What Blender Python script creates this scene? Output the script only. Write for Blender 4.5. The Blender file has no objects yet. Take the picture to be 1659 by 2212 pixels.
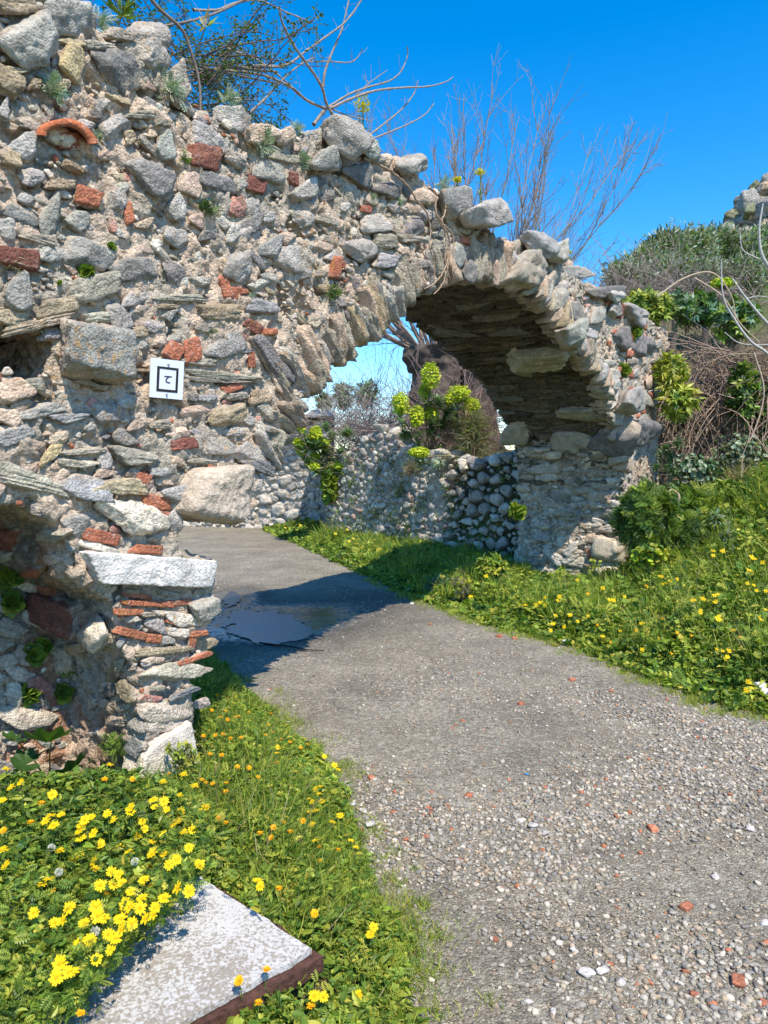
import bpy, bmesh, math
import numpy as np
from mathutils import Vector
from mathutils.bvhtree import BVHTree
rng = np.random.default_rng(7)
SC = bpy.context.scene
COL = SC.collection
# ------------------------------------------------------------------ camera
F = 1560.0                     # focal length in units of a 1659 x 2212 picture
PITCH = math.atan(106.0 / F)
EYE = np.array([0.0, 0.0, 1.6])
cam = bpy.data.cameras.new('camera')
camo = bpy.data.objects.new('camera', cam)
COL.objects.link(camo)
cam.sensor_fit = 'VERTICAL'
cam.sensor_height = 36.0
cam.lens = 36.0 * F / 2212.0
cam.clip_start = 0.05
cam.clip_end = 2000
camo.location = EYE
camo.rotation_euler = (math.pi / 2 - PITCH, 0, 0)
SC.camera = camo
# ------------------------------------------------------------------ light
SUN_EL = math.radians(56)
sx, sy = 0.40, -0.917
SUN_AZ = math.atan2(sx, sy)
w = bpy.data.worlds.new('World')
SC.world = w
w.use_nodes = True
nt = w.node_tree
nt.nodes.clear()
sky = nt.nodes.new('ShaderNodeTexSky')
sky.sky_type = 'NISHITA'
sky.sun_disc = False
sky.sun_elevation = SUN_EL
sky.sun_rotation = SUN_AZ
sky.air_density = 1.0
sky.dust_density = 0.3
sky.ozone_density = 3.0
sky.altitude = 200
hs = nt.nodes.new('ShaderNodeHueSaturation')
hs.inputs['Saturation'].default_value = 1.45
hs.inputs['Hue'].default_value = 0.500
hs.inputs['Value'].default_value = 1.32
bg = nt.nodes.new('ShaderNodeBackground')
bg.inputs['Strength'].default_value = 0.15
wo = nt.nodes.new('ShaderNodeOutputWorld')
nt.links.new(sky.outputs[0], hs.inputs['Color'])
nt.links.new(hs.outputs[0], bg.inputs[0])
nt.links.new(bg.outputs[0], wo.inputs[0])
sun = bpy.data.lights.new('sun', 'SUN')
sun.energy = 4.9
sun.angle = math.radians(0.53)
sun.color = (1.0, 0.90, 0.76)
suno = bpy.data.objects.new('sun', sun)
COL.objects.link(suno)
suno.rotation_euler = Vector((-sx * math.cos(SUN_EL), -sy * math.cos(SUN_EL), -math.sin(SUN_EL))).to_track_quat('-Z', 'Y').to_euler()
suno.location = (4, -8, 12)
SC.view_settings.view_transform = 'Standard'
SC.view_settings.look = 'None'
SC.view_settings.exposure = 0.50
SC.view_settings.gamma = 1.0
SC.render.film_transparent = False
# ------------------------------------------------------------------ projection helpers
FW = np.array([0, math.cos(PITCH), -math.sin(PITCH)])
UP = np.array([0, math.sin(PITCH), math.cos(PITCH)])
def ray(px, py):
    d = np.array([(px - 829.5) / F, 0, 0]) + (1106.0 - py) / F * UP + FW
    return d
A0 = np.array([-0.87, 3.5, 0.0])
T = np.array([0.5524, 0.8336, 0.0]); T /= np.linalg.norm(T)
Z = np.array([0, 0, 1.0])
N = np.array([T[1], -T[0], 0.0])          # towards the viewer
def W(s, z, q=0.0):
    return A0 + T * s + Z * z + N * q
def H(px, py, q=0.0):                      # where the sight line meets the wall face shifted by q
    d = ray(px, py)
    k = np.dot(A0 + N * q - EYE, N) / np.dot(d, N)
    return EYE + d * k
def SZ(px, py, q=0.0):
    p = H(px, py, q) - A0
    return np.array([p @ T, p[2]])
def GR(px, py, z=0.0):
    d = ray(px, py)
    return EYE + d * ((z - 1.6) / d[2])
def AT(px, py, Y):
    d = ray(px, py)
    return EYE + d * (Y / d[1])
def PX(P):
    P = np.atleast_2d(P) - EYE
    f = P @ FW
    return np.stack([829.5 + F * P[:, 0] / f, 1106 - F * (P @ UP) / f], 1)
# ------------------------------------------------------------------ noise
_r = np.random.default_rng(3)
PERM = _r.permutation(256).astype(np.int64)
GRAD = _r.normal(size=(256, 3)); GRAD /= np.linalg.norm(GRAD, axis=1)[:, None]
def pn(P, seed=0):
    P = np.asarray(P, dtype=np.float64) + seed * 17.137
    i = np.floor(P).astype(np.int64); f = P - i
    u = f * f * f * (f * (f * 6 - 15) + 10)
    out = np.zeros(len(P))
    for dx in (0, 1):
        wx = u[:, 0] if dx else 1 - u[:, 0]
        hx = PERM[(i[:, 0] + dx) & 255]
        for dy in (0, 1):
            wy = wx * (u[:, 1] if dy else 1 - u[:, 1])
            hy = PERM[(hx + i[:, 1] + dy) & 255]
            for dz in (0, 1):
                wz = wy * (u[:, 2] if dz else 1 - u[:, 2])
                g = GRAD[PERM[(hy + i[:, 2] + dz) & 255]]
                out += wz * (g[:, 0] * (f[:, 0] - dx) + g[:, 1] * (f[:, 1] - dy) + g[:, 2] * (f[:, 2] - dz))
    return out * 1.5
def fbm(P, o=4, seed=0, gain=0.5):
    P = np.asarray(P, dtype=np.float64)
    a, t, s = 1.0, 0.0, 0.0
    for k in range(o):
        t = t + a * pn(P * 2.03 ** k, seed + k); s += a; a *= gain
    return t / s
def sstep(x, a, b):
    t = np.clip((x - a) / (b - a), 0, 1)
    return t * t * (3 - 2 * t)
# ------------------------------------------------------------------ mesh helpers
def nrm(v):
    v = np.asarray(v, float)
    return v / np.maximum(np.linalg.norm(v, axis=-1, keepdims=True), 1e-9)
class MB:
    def __init__(s): s.V = []; s.F = []; s.C = []; s.n = 0
    def add(s, V, Fc, C):
        V = np.asarray(V, float).reshape(-1, 3); Fc = np.asarray(Fc, np.int64).reshape(-1, 3)
        C = np.asarray(C, float)
        if C.ndim == 1: C = np.tile(C[:3], (len(V), 1))
        s.V.append(V); s.F.append(Fc + s.n); s.C.append(C[:, :3]); s.n += len(V)
    def arrays(s):
        return np.concatenate(s.V), np.concatenate(s.F), np.concatenate(s.C)
    def build(s, name, mat, parent=None, loc=(0, 0, 0), smooth=True):
        V, Fc, C = s.arrays()
        return mkmesh(name, V, Fc, C, mat, parent, loc, smooth)
def mkdata(name, V, Fc, C, mat, smooth=True):
    me = bpy.data.meshes.new(name)
    nf = len(Fc); k = Fc.shape[1]
    me.vertices.add(len(V)); me.vertices.foreach_set('co', np.ascontiguousarray(V, np.float32).ravel())
    me.loops.add(nf * k); me.loops.foreach_set('vertex_index', np.ascontiguousarray(Fc, np.int32).ravel())
    me.polygons.add(nf); me.polygons.foreach_set('loop_start', np.arange(0, nf * k, k, dtype=np.int32))
    me.polygons.foreach_set('use_smooth', np.full(nf, bool(smooth)))
    me.update(calc_edges=True)
    if C is not None:
        at = me.color_attributes.new('Col', 'FLOAT_COLOR', 'POINT')
        c4 = np.ones((len(V), 4), np.float32); c4[:, :3] = np.clip(C, 0.003, 0.95)
        at.data.foreach_set('color', c4.ravel())
    me.materials.append(mat)
    return me
def mkmesh(name, V, Fc, C, mat, parent=None, loc=(0, 0, 0), smooth=True):
    """vertices are given in world space; loc is the origin of the object (its parent's place for a part)"""
    if parent is not None:
        loc = np.array(parent.location)
    me = mkdata(name, np.asarray(V) - np.asarray(loc), Fc, C, mat, smooth)
    o = bpy.data.objects.new(name, me)
    COL.objects.link(o)
    if parent is not None: o.parent = parent
    else: o.location = loc
    return o
def tag(o, label=None, cat=None, group=None, kind=None):
    if label: o['label'] = label
    if cat: o['category'] = cat
    if group: o['group'] = group
    if kind: o['kind'] = kind
    return o
def thing(name, label, cat, loc, group=None):
    o = bpy.data.objects.new(name, None)
    o.empty_display_size = 0.1
    COL.objects.link(o); o.location = loc
    return tag(o, label, cat, group)
def inst(TV, TF, pos, R, cols):
    """copies of one template: R is n x 3 x 3 with the scaled axes as columns"""
    n, m = len(pos), len(TV)
    V = np.einsum('nij,mj->nmi', R, TV) + np.asarray(pos)[:, None, :]
    Fc = (TF[None] + (np.arange(n) * m)[:, None, None]).reshape(-1, 3)
    C = np.asarray(cols)
    if C.ndim == 2: C = np.repeat(C[:, None, :], m, 1)
    return V.reshape(-1, 3), Fc, C.reshape(-1, 3)
def frames(d, n, sx=1, sy=1, sz=1):
    """columns x = side, y = d, z = about n"""
    d = nrm(d); x = nrm(np.cross(d, n)); z = np.cross(x, d)
    k = len(d)
    f = lambda a: np.broadcast_to(np.asarray(a, float), (k,))[:, None]
    return np.stack([x * f(sx), d * f(sy), z * f(sz)], 2)
def rdir(n, up=0.0, r=None):
    r = r or rng
    v = r.normal(size=(n, 3)); v = nrm(v); v[:, 2] += up
    return nrm(v)
def tube(mb, pts, r0, r1, col, k=5):
    P = np.asarray(pts, float)
    if len(P) < 2: return
    d = nrm(np.gradient(P, axis=0))
    ref = np.array([0.31, 0.2, 0.93]) if abs(d[0][2]) < 0.8 else np.array([1, 0.1, 0.0])
    x = nrm(np.cross(d, ref)); y = np.cross(d, x)
    rr = np.linspace(r0, r1, len(P)) if np.isscalar(r0) else np.asarray(r0)
    a = np.arange(k) * 2 * math.pi / k
    V = P[:, None, :] + rr[:, None, None] * (np.cos(a)[None, :, None] * x[:, None, :] + np.sin(a)[None, :, None] * y[:, None, :])
    i = np.arange(len(P) - 1)[:, None] * k; j = np.arange(k)[None, :]; jn = (j + 1) % k
    q = np.stack([i + j, i + jn, i + k + jn, i + k + j], -1).reshape(-1, 4)
    Fc = np.concatenate([q[:, [0, 1, 2]], q[:, [0, 2, 3]]])
    mb.add(V.reshape(-1, 3), Fc, col)
def smooth_path(pts, n=12):
    """Catmull-Rom through the points"""
    P = np.asarray(pts, float)
    P = np.concatenate([[2 * P[0] - P[1]], P, [2 * P[-1] - P[-2]]])
    out = []
    for i in range(1, len(P) - 2):
        t = np.linspace(0, 1, n, endpoint=False)[:, None]
        a, b, c, e = P[i - 1], P[i], P[i + 1], P[i + 2]
        out.append(0.5 * ((2 * b) + (c - a) * t + (2 * a - 5 * b + 4 * c - e) * t ** 2 + (3 * b - a - 3 * c + e) * t ** 3))
    out.append(P[-2][None])
    return np.concatenate(out)
def inpoly(P, poly):
    x, y = P[:, 0], P[:, 1]; poly = np.asarray(poly); c = np.zeros(len(P), bool)
    for i in range(len(poly)):
        a, b = poly[i], poly[(i + 1) % len(poly)]
        m = ((a[1] > y) != (b[1] > y))
        with np.errstate(divide='ignore', invalid='ignore'):
            c ^= m & (x < (b[0] - a[0]) * (y - a[1]) / (b[1] - a[1] + 1e-12) + a[0])
    return c
def polydist(P, poly, closed=True):
    poly = np.asarray(poly, float); d = np.full(len(P), 1e9)
    m = len(poly) if closed else len(poly) - 1
    for i in range(m):
        a, b = poly[i][:2], poly[(i + 1) % len(poly)][:2]
        ab = b - a; t = np.clip(((P[:, :2] - a) @ ab) / (ab @ ab + 1e-12), 0, 1)
        d = np.minimum(d, np.linalg.norm(P[:, :2] - a - t[:, None] * ab, axis=1))
    return d
# ------------------------------------------------------------------ materials
def newmat(name):
    m = bpy.data.materials.new(name); m.use_nodes = True
    n = m.node_tree; n.nodes.clear()
    return m, n
class G:
    """tiny node-graph helper"""
    def __init__(s, n): s.n = n
    def nd(s, t, **kw):
        x = s.n.nodes.new(t)
        for k, v in kw.items():
            if isinstance(k, str) and hasattr(x, k): setattr(x, k, v)
        return x
    def set(s, x, name, v):
        if hasattr(v, 'is_output'): s.n.links.new(v, x.inputs[name])
        else: x.inputs[name].default_value = v
    def noise(s, co, scale, detail=4, rough=0.55, out='Fac'):
        x = s.nd('ShaderNodeTexNoise'); s.set(x, 'Vector', co); s.set(x, 'Scale', scale); s.set(x, 'Detail', detail); s.set(x, 'Roughness', rough)
        return x.outputs[out]
    def voro(s, co, scale, feature='F1', out='Distance', rnd=1.0):
        x = s.nd('ShaderNodeTexVoronoi', feature=feature); s.set(x, 'Vector', co); s.set(x, 'Scale', scale); s.set(x, 'Randomness', rnd)
        return x.outputs[out]
    def mr(s, v, a, b, c, d, smooth=False):
        x = s.nd('ShaderNodeMapRange'); s.set(x, 'Value', v)
        for i, k in enumerate(('From Min', 'From Max', 'To Min', 'To Max')): x.inputs[k].default_value = (a, b, c, d)[i]
        if smooth: x.interpolation_type = 'SMOOTHSTEP'
        return x.outputs[0]
    def math(s, op, a, b=0.5):
        x = s.nd('ShaderNodeMath', operation=op); s.set(x, 0, a); s.set(x, 1, b); return x.outputs[0]
    def mix(s, f, a, b, mode='MIX'):
        x = s.nd('ShaderNodeMix', data_type='RGBA', blend_type=mode)
        s.set(x, 0, f); s.set(x, 6, a); s.set(x, 7, b); return x.outputs[2]
    def scale(s, c, f):
        x = s.nd('ShaderNodeVectorMath', operation='SCALE'); s.set(x, 0, c); s.set(x, 'Scale', f); return x.outputs[0]
    def bump(s, h, strength, dist, nrm=None):
        x = s.nd('ShaderNodeBump'); s.set(x, 'Height', h); s.set(x, 'Strength', strength); s.set(x, 'Distance', dist)
        if nrm is not None: s.set(x, 'Normal', nrm)
        return x.outputs[0]
def stone_mat(name, bump=0.6, speck=0.35, orange=0.5, rough=0.9, sc=1.0, dist=0.034):
    m, n = newmat(name); g = G(n)
    co = g.nd('ShaderNodeNewGeometry').outputs['Position']
    at = g.nd('ShaderNodeAttribute'); at.attribute_name = 'Col'
    c = at.outputs['Color']
    a = g.noise(co, 11 * sc, 8, 0.6); b = g.noise(co, 70 * sc, 6, 0.65); v = g.voro(co, 95 * sc, out='Distance')
    f = g.math('MULTIPLY', g.mr(a, 0.3, 0.7, 0.74, 1.30), g.mr(b, 0.3, 0.7, 0.64, 1.40))
    c = g.scale(c, f)
    p = g.noise(co, 31 * sc, 8, 0.7)
    c = g.mix(g.mr(p, 0.56, 0.66, 0, speck), c, (0.60, 0.56, 0.50, 1))
    d = g.noise(co, 23 * sc, 8, 0.7, )
    c = g.mix(g.mr(d, 0.28, 0.40, 0.45, 0), c, (0.10, 0.095, 0.085, 1))
    o1 = g.noise(co, 2.3, 3, 0.5); o2 = g.noise(co, 38, 4, 0.6)
    om = g.math('MULTIPLY', g.mr(o1, 0.56, 0.64, 0, 1), g.mr(o2, 0.55, 0.62, 0, orange))
    c = g.mix(om, c, (0.50, 0.25, 0.04, 1))
    bs = g.nd('ShaderNodeBsdfPrincipled')
    g.set(bs, 'Base Color', c); g.set(bs, 'Roughness', rough); g.set(bs, 'Specular IOR Level', 0.25)
    h1 = g.noise(co, 32 * sc, 10, 0.72)
    h2 = g.math('MULTIPLY', v, 0.5)
    h = g.math('ADD', g.math('MULTIPLY', h1, 1.4), h2)
    nb = g.bump(h, bump, dist)
    g.set(bs, 'Normal', nb)
    o = g.nd('ShaderNodeOutputMaterial'); n.links.new(bs.outputs[0], o.inputs[0])
    return m
def col_mat(name, rough=0.6, spec=0.3, transl=0.0, bump=0.0, bscale=60, var=0.0, metal=0.0):
    m, n = newmat(name); g = G(n)
    at = g.nd('ShaderNodeAttribute'); at.attribute_name = 'Col'
    c = at.outputs['Color']
    co = g.nd('ShaderNodeNewGeometry').outputs['Position']
    if var: c = g.scale(c, g.mr(g.noise(co, bscale, 5, 0.6), 0.3, 0.7, 1 - var, 1 + var))
    bs = g.nd('ShaderNodeBsdfPrincipled')
    g.set(bs, 'Base Color', c); g.set(bs, 'Roughness', rough); g.set(bs, 'Specular IOR Level', spec); g.set(bs, 'Metallic', metal)
    if bump: g.set(bs, 'Normal', g.bump(g.noise(co, bscale, 6, 0.6), bump, 0.01))
    o = g.nd('ShaderNodeOutputMaterial')
    if transl:
        tr = g.nd('ShaderNodeBsdfTranslucent'); g.set(tr, 'Color', g.mix(1.0, c, (1.0, 1.25, 0.45, 1), 'MULTIPLY'))
        ms = g.nd('ShaderNodeMixShader'); ms.inputs[0].default_value = transl
        n.links.new(bs.outputs[0], ms.inputs[1]); n.links.new(tr.outputs[0], ms.inputs[2]); n.links.new(ms.outputs[0], o.inputs[0])
    else:
        n.links.new(bs.outputs[0], o.inputs[0])
    return m
M_STONE = stone_mat('rubble_stone', bump=0.6)
M_BLOCK = stone_mat('dressed_stone', bump=0.4, speck=0.3, orange=0.15)
M_FAR = stone_mat('far_stone', bump=0.9, orange=0.1, sc=0.14, dist=0.3)
M_LEAF = col_mat('leaf', rough=0.45, spec=0.35, transl=0.28)
M_GRASS = col_mat('grass_blade', rough=0.5, spec=0.3, transl=0.3)
M_PETAL = col_mat('petal', rough=0.6, spec=0.15, transl=0.25)
M_BARK = col_mat('bark', rough=0.85, spec=0.2, bump=0.4, bscale=50, var=0.3)
M_PEB = col_mat('pebble', rough=0.8, spec=0.3, bump=0.25, bscale=120, var=0.25)
# ------------------------------------------------------------------ rock shapes
_ico = {}
def ico(sub):
    if sub not in _ico:
        bm = bmesh.new(); bmesh.ops.create_icosphere(bm, subdivisions=sub, radius=1.0)
        V = np.array([v.co[:] for v in bm.verts]); Fc = np.array([[v.index for v in f.verts] for f in bm.faces]); bm.free()
        _ico[sub] = (nrm(V), Fc)
    return _ico[sub]
def rock_shape(kind, sub, seed):
    r = np.random.default_rng(seed * 31 + {'chunk': 1, 'slab': 2, 'brick': 3, 'round': 4}[kind])
    D, Fc = ico(sub)
    if kind == 'brick':
        B = np.concatenate([np.eye(3), -np.eye(3)]); B = nrm(B + r.normal(size=B.shape) * 0.10)
        ex = nrm(r.normal(size=(3, 3))); nn = np.concatenate([B, ex]); h = np.concatenate([r.uniform(0.62, 0.72, 6), r.uniform(0.85, 1.0, 3)]); p = 22
    elif kind == 'slab':
        B = np.concatenate([np.eye(3), -np.eye(3)]); B = nrm(B + r.normal(size=B.shape) * 0.22)
        ex = nrm(r.normal(size=(7, 3))); nn = np.concatenate([B, ex]); h = np.concatenate([r.uniform(0.6, 0.8, 6), r.uniform(0.72, 0.95, 7)]); p = 20
    elif kind == 'chunk':
        ex = nrm(r.normal(size=(9, 3)))
        fr = nrm(np.array([[0, 0, 1.0]]) + r.normal(size=(1, 3)) * 0.28)
        nn = np.concatenate([ex, fr, -ex[:4]]); h = np.concatenate([r.uniform(0.5, 0.95, 9), [0.55], r.uniform(0.65, 1.0, 4)]); p = 40
    else:
        ex = nrm(r.normal(size=(12, 3))); nn = ex; h = r.uniform(0.68, 0.98, 12); p = 14
    q = np.maximum(D @ nn.T / h, 0)
    rad = np.minimum((q ** p).sum(1) ** (-1.0 / p), 1.5)
    P = D * rad[:, None]
    lo, hi = P.min(0), P.max(0)
    P = (P - (lo + hi) / 2) / ((hi - lo) / 2)
    amp = {'chunk': 0.07, 'slab': 0.08, 'brick': 0.07, 'round': 0.06}[kind]
    nz = fbm(P * 1.7 + seed * 3.1, 4, seed % 7, 0.6)
    P = P * (1 + amp * 1.6 * nz)[:, None]
    if kind == 'slab':
        st = pn(np.stack([P[:, 1] * 6.5 + 0.5 * P[:, 0], np.full(len(P), seed * 1.7), P[:, 0] * 0.8], 1))
        P[:, 2] *= 1 + 0.22 * st; P[:, 0] *= 1 + 0.10 * st
    shade = 1 + 0.35 * fbm(P * 2.3 + seed, 3, 5)
    if kind == 'slab': shade = shade * (1 + 0.30 * pn(np.stack([P[:, 1] * 8, P[:, 0] * 0.7, P[:, 2]], 1) + seed))
    return P, Fc, shade
_lib = {}
def rock(kind, sub, seed):
    nv = {2: 30, 3: 30, 4: 24, 5: 20, 1: 20}[sub]
    k = (kind, sub, seed % nv)
    if k not in _lib: _lib[k] = rock_shape(*k)
    return _lib[k]
SMEAR = [None]
def one_rock(mb, kind, sub, P, a, b, c, col, seed, jit=0.0):
    """a, b, c: half-axis vectors"""
    S, Fc, sh = rock(kind, sub, seed)
    R = np.stack([a, b, c], 1)
    V = S @ R.T + P
    if sub >= 4:
        L = (np.linalg.norm(a) + np.linalg.norm(b)) / 2
        nz = fbm(V / L * 2.2 + seed * 0.37, 4, seed % 11, 0.55)
        rg = 0.4 - np.abs(pn(V / L * 4.5 + seed * 0.71, 5)) * 1.6
        V = V + (S @ R.T) / np.maximum(np.linalg.norm(S @ R.T, axis=1)[:, None], 1e-6) * ((nz * 0.15 + rg * 0.045) * L)[:, None]
    C = np.asarray(col)[None, :3] * sh[:, None]
    if SMEAR[0] is not None:
        m = sstep(-S[:, 2] + 0.42 + 1.1 * fbm(V * 14, 4, seed % 9), 0.05, 0.40)[:, None] * 0.9
        C = C * 1.02 * (1 - m) + m * np.array(SMEAR[0]) * (1 + 0.25 * pn(V * 30, 3))[:, None]
    mb.add(V, Fc, C)
PAL = {
 'G': ((.30, .285, .255), 'chunk'), 'D': ((.19, .18, .165), 'chunk'), 'L': ((.37, .345, .30), 'chunk'), 'W': ((.62, .55, .45), 'chunk'),
 'O': ((.36, .29, .19), 'slab'), 'S': ((.345, .31, .24), 'slab'), 'R': ((.37, .135, .075), 'brick'), 'Q': ((.21, .085, .06), 'brick'),
 'B': ((.34, .33, .305), 'slab'), 'P': ((.47, .36, .27), 'chunk'), 'Y': ((.46, .36, .20), 'chunk'), 'K': ((.44, .38, .31), 'round'),
 'X': ((.31, .295, .265), 'brick'), 'T': ((.20, .195, .185), 'slab'), 'N': ((.55, .47, .37), 'round'), 'E': ((.44, .22, .17), 'chunk'),
}
# ------------------------------------------------------------------ the ruined arch wall: core mass
def prism(name, poly, q0, q1):
    bm = bmesh.new()
    lo = [bm.verts.new(W(s, z, q0)) for s, z in poly]; hi = [bm.verts.new(W(s, z, q1)) for s, z in poly]
    bm.faces.new(lo); bm.faces.new(hi[::-1])
    for i in range(len(poly)):
        j = (i + 1) % len(poly); bm.faces.new([lo[j], lo[i], hi[i], hi[j]])
    bmesh.ops.recalc_face_normals(bm, faces=bm.faces)
    me = bpy.data.meshes.new(name); bm.to_mesh(me); bm.free()
    o = bpy.data.objects.new(name, me); COL.objects.link(o)
    return o
TOPLINE = [(-40, -260), (90, -160), (165, -30), (178, 20), (205, 62), (262, 66), (300, 85), (345, 98), (352, 150), (398, 200), (430, 235), (500, 268), (565, 275), (640, 300),
           (672, 285), (700, 282), (760, 300), (800, 335), (880, 345), (905, 385), (960, 425), (1010, 440), (1048, 495), (1062, 520), (1090, 530), (1135, 522),
           (1190, 540), (1222, 595), (1280, 615), (1335, 645), (1348, 685), (1392, 704), (1436, 708), (1448, 745), (1420, 790), (1416, 900), (1422, 1000), (1426, 1090), (1420, 1200)]
top = [tuple(SZ(x, y)) for x, y in TOPLINE]
outer = [(-3.4, -0.3), (-3.4, 4.0)] + top + [(top[-1][0], -0.3)]
ARCHPX = [(441, 1700), (420, 1640), (412, 1560), (415, 1470), (446, 1340), (460, 1290), (455, 1215), (385, 1195), (380, 1150), (402, 1105), (500, 1120), (548, 1110), (566, 1010), (600, 985),
          (625, 905), (648, 872), (664, 835), (700, 800), (738, 762), (765, 748), (795, 705), (845, 668), (862, 655), (905, 625), (960, 603), (1000, 590), (1050, 588), (1100, 600), (1150, 625),
          (1200, 685), (1245, 745), (1285, 795), (1312, 860), (1335, 915), (1345, 962), (1362, 985), (1372, 1020), (1375, 1100), (1362, 1150), (1345, 1200), (1340, 1300)]
archp = [tuple(SZ(x, y)) for x, y in ARCHPX]
archp = archp[:-5] + [(7.18, 1.80), (7.30, 1.55), (7.38, 1.2), (7.42, .8), (7.38, .4), (7.35, 0.0)]
archp = [(archp[0][0], -0.6)] + archp + [(archp[-1][0], -0.6)]
NICHEPX = [(312, 1660), (308, 1560), (300, 1480), (275, 1420), (252, 1390), (246, 1300), (190, 1262), (160, 1235), (150, 1180), (125, 1130), (70, 1098), (0, 1086)]
nich = [tuple(SZ(x, y)) for x, y in NICHEPX]
nich = [(nich[0][0], -0.6)] + nich + [(-1.5, 1.5), (-2.6, 1.45), (-3.0, 1.0), (-3.0, -0.6)]
HOLEPX = [(2, 722), (60, 716), (108, 728), (118, 752), (112, 800), (64, 816), (28, 806), (-10, 790)]
hole = [tuple(SZ(x, y)) for x, y in HOLEPX]
TH = 1.5
mass = prism('mass_tmp', outer, -TH, 0.0)
cuts = [prism('c1', archp, -3, 0.6), prism('c2', nich, -0.55, 0.6), prism('c3', hole, -1.25, 0.6)]
for c in cuts:
    md = mass.modifiers.new('b', 'BOOLEAN'); md.operation = 'DIFFERENCE'; md.solver = 'EXACT'; md.object = c
bpy.context.view_layer.update()
dg = bpy.context.evaluated_depsgraph_get()
ev = mass.evaluated_get(dg)
base_me = bpy.data.meshes.new_from_object(ev)
mass.modifiers.clear(); mass.data = base_me
for c in cuts: bpy.data.objects.remove(c)
bm = bmesh.new(); bm.from_mesh(base_me); bmesh.ops.triangulate(bm, faces=bm.faces)
BVW = BVHTree.FromBMesh(bm); bm.free()
md = mass.modifiers.new('r', 'REMESH'); md.mode = 'VOXEL'; md.voxel_size = 0.015
bpy.context.view_layer.update(); dg = bpy.context.evaluated_depsgraph_get()
me = mass.evaluated_get(dg).to_mesh()
nv = len(me.vertices); MV = np.empty(nv * 3); me.vertices.foreach_get('co', MV); MV = MV.reshape(-1, 3)
MN = np.empty(nv * 3); me.vertices.foreach_get('normal', MN); MN = MN.reshape(-1, 3)
me.calc_loop_triangles(); nt_ = len(me.loop_triangles); MF = np.empty(nt_ * 3, np.int32); me.loop_triangles.foreach_get('vertices', MF); MF = MF.reshape(-1, 3)
MV = MV.copy(); MN = MN.copy(); bpy.data.objects.remove(mass)
s_ = (MV - A0) @ T; q_ = (MV - A0) @ N; z_ = MV[:, 2]
vis = q_ > -1.55
disp = 0.035 * fbm(MV * 2.2, 3, 1) + 0.032 * fbm(MV * 7.0, 4, 2)
rg = 1 - 2 * np.abs(pn(MV * 13, 4)); disp += 0.018 * rg - 0.008
cr = fbm(MV * 34, 3, 6, 0.65); disp += 0.026 * cr - 0.045 * sstep(fbm(MV * 8.0, 3, 55), 0.20, 0.34)
inner = (np.abs(MN @ N) < 0.6) & (q_ < -0.02) & (q_ > -1.49) & (s_ > 0.2) & (MV[:, 2] < 3.45)
# the vault is laid of thin beds running through the wall: steps along its curve
lay = pn(np.stack([s_ * 9 + z_ * 2, q_ * 0.9, z_ * 9], 1), 3)
disp = np.where(inner, disp + 0.035 * np.sign(lay) * np.abs(lay) ** 0.6, disp)
lowj = inner & (s_ > 5.5) & (z_ < 1.95)
disp = np.where(lowj, disp + 0.05 * fbm(MV * 5.5, 4, 41) + 0.03 * cr - 0.02 * (1 - np.abs(pn(MV * 9, 17))) ** 3, disp)
MV2 = MV + MN * disp[:, None]
mixn = sstep(fbm(MV * 2.6, 4, 9), -0.15, 0.2)[:, None]
mcol = (1 - mixn) * np.array([.51, .40, .30]) + mixn * np.array([.37, .33, .265])
mcol = mcol * (1 + 0.30 * cr)[:, None]
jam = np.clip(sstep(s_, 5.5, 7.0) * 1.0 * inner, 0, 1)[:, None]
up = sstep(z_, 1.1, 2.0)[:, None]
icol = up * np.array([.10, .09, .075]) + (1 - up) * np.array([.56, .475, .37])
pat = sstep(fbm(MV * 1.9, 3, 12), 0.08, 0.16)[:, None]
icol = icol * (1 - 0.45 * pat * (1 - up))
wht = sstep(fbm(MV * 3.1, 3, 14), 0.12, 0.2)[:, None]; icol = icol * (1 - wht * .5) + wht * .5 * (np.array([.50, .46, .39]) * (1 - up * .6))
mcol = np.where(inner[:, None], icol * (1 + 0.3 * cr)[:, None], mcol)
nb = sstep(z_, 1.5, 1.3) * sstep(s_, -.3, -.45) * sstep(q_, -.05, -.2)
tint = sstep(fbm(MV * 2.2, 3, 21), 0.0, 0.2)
mcol = mcol * (1 - nb[:, None] * 0.5 * sstep(z_, .75, 1.15)[:, None]) ; mcol = mcol * (1 - (nb * tint)[:, None]) + (nb * tint)[:, None] * np.array([.36, .20, .12])  # upper niche darkened in the colour to deepen the overhang's shade; tint is reddish patches
wallm = MB(); wallm.add(MV2, MF, mcol)
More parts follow.
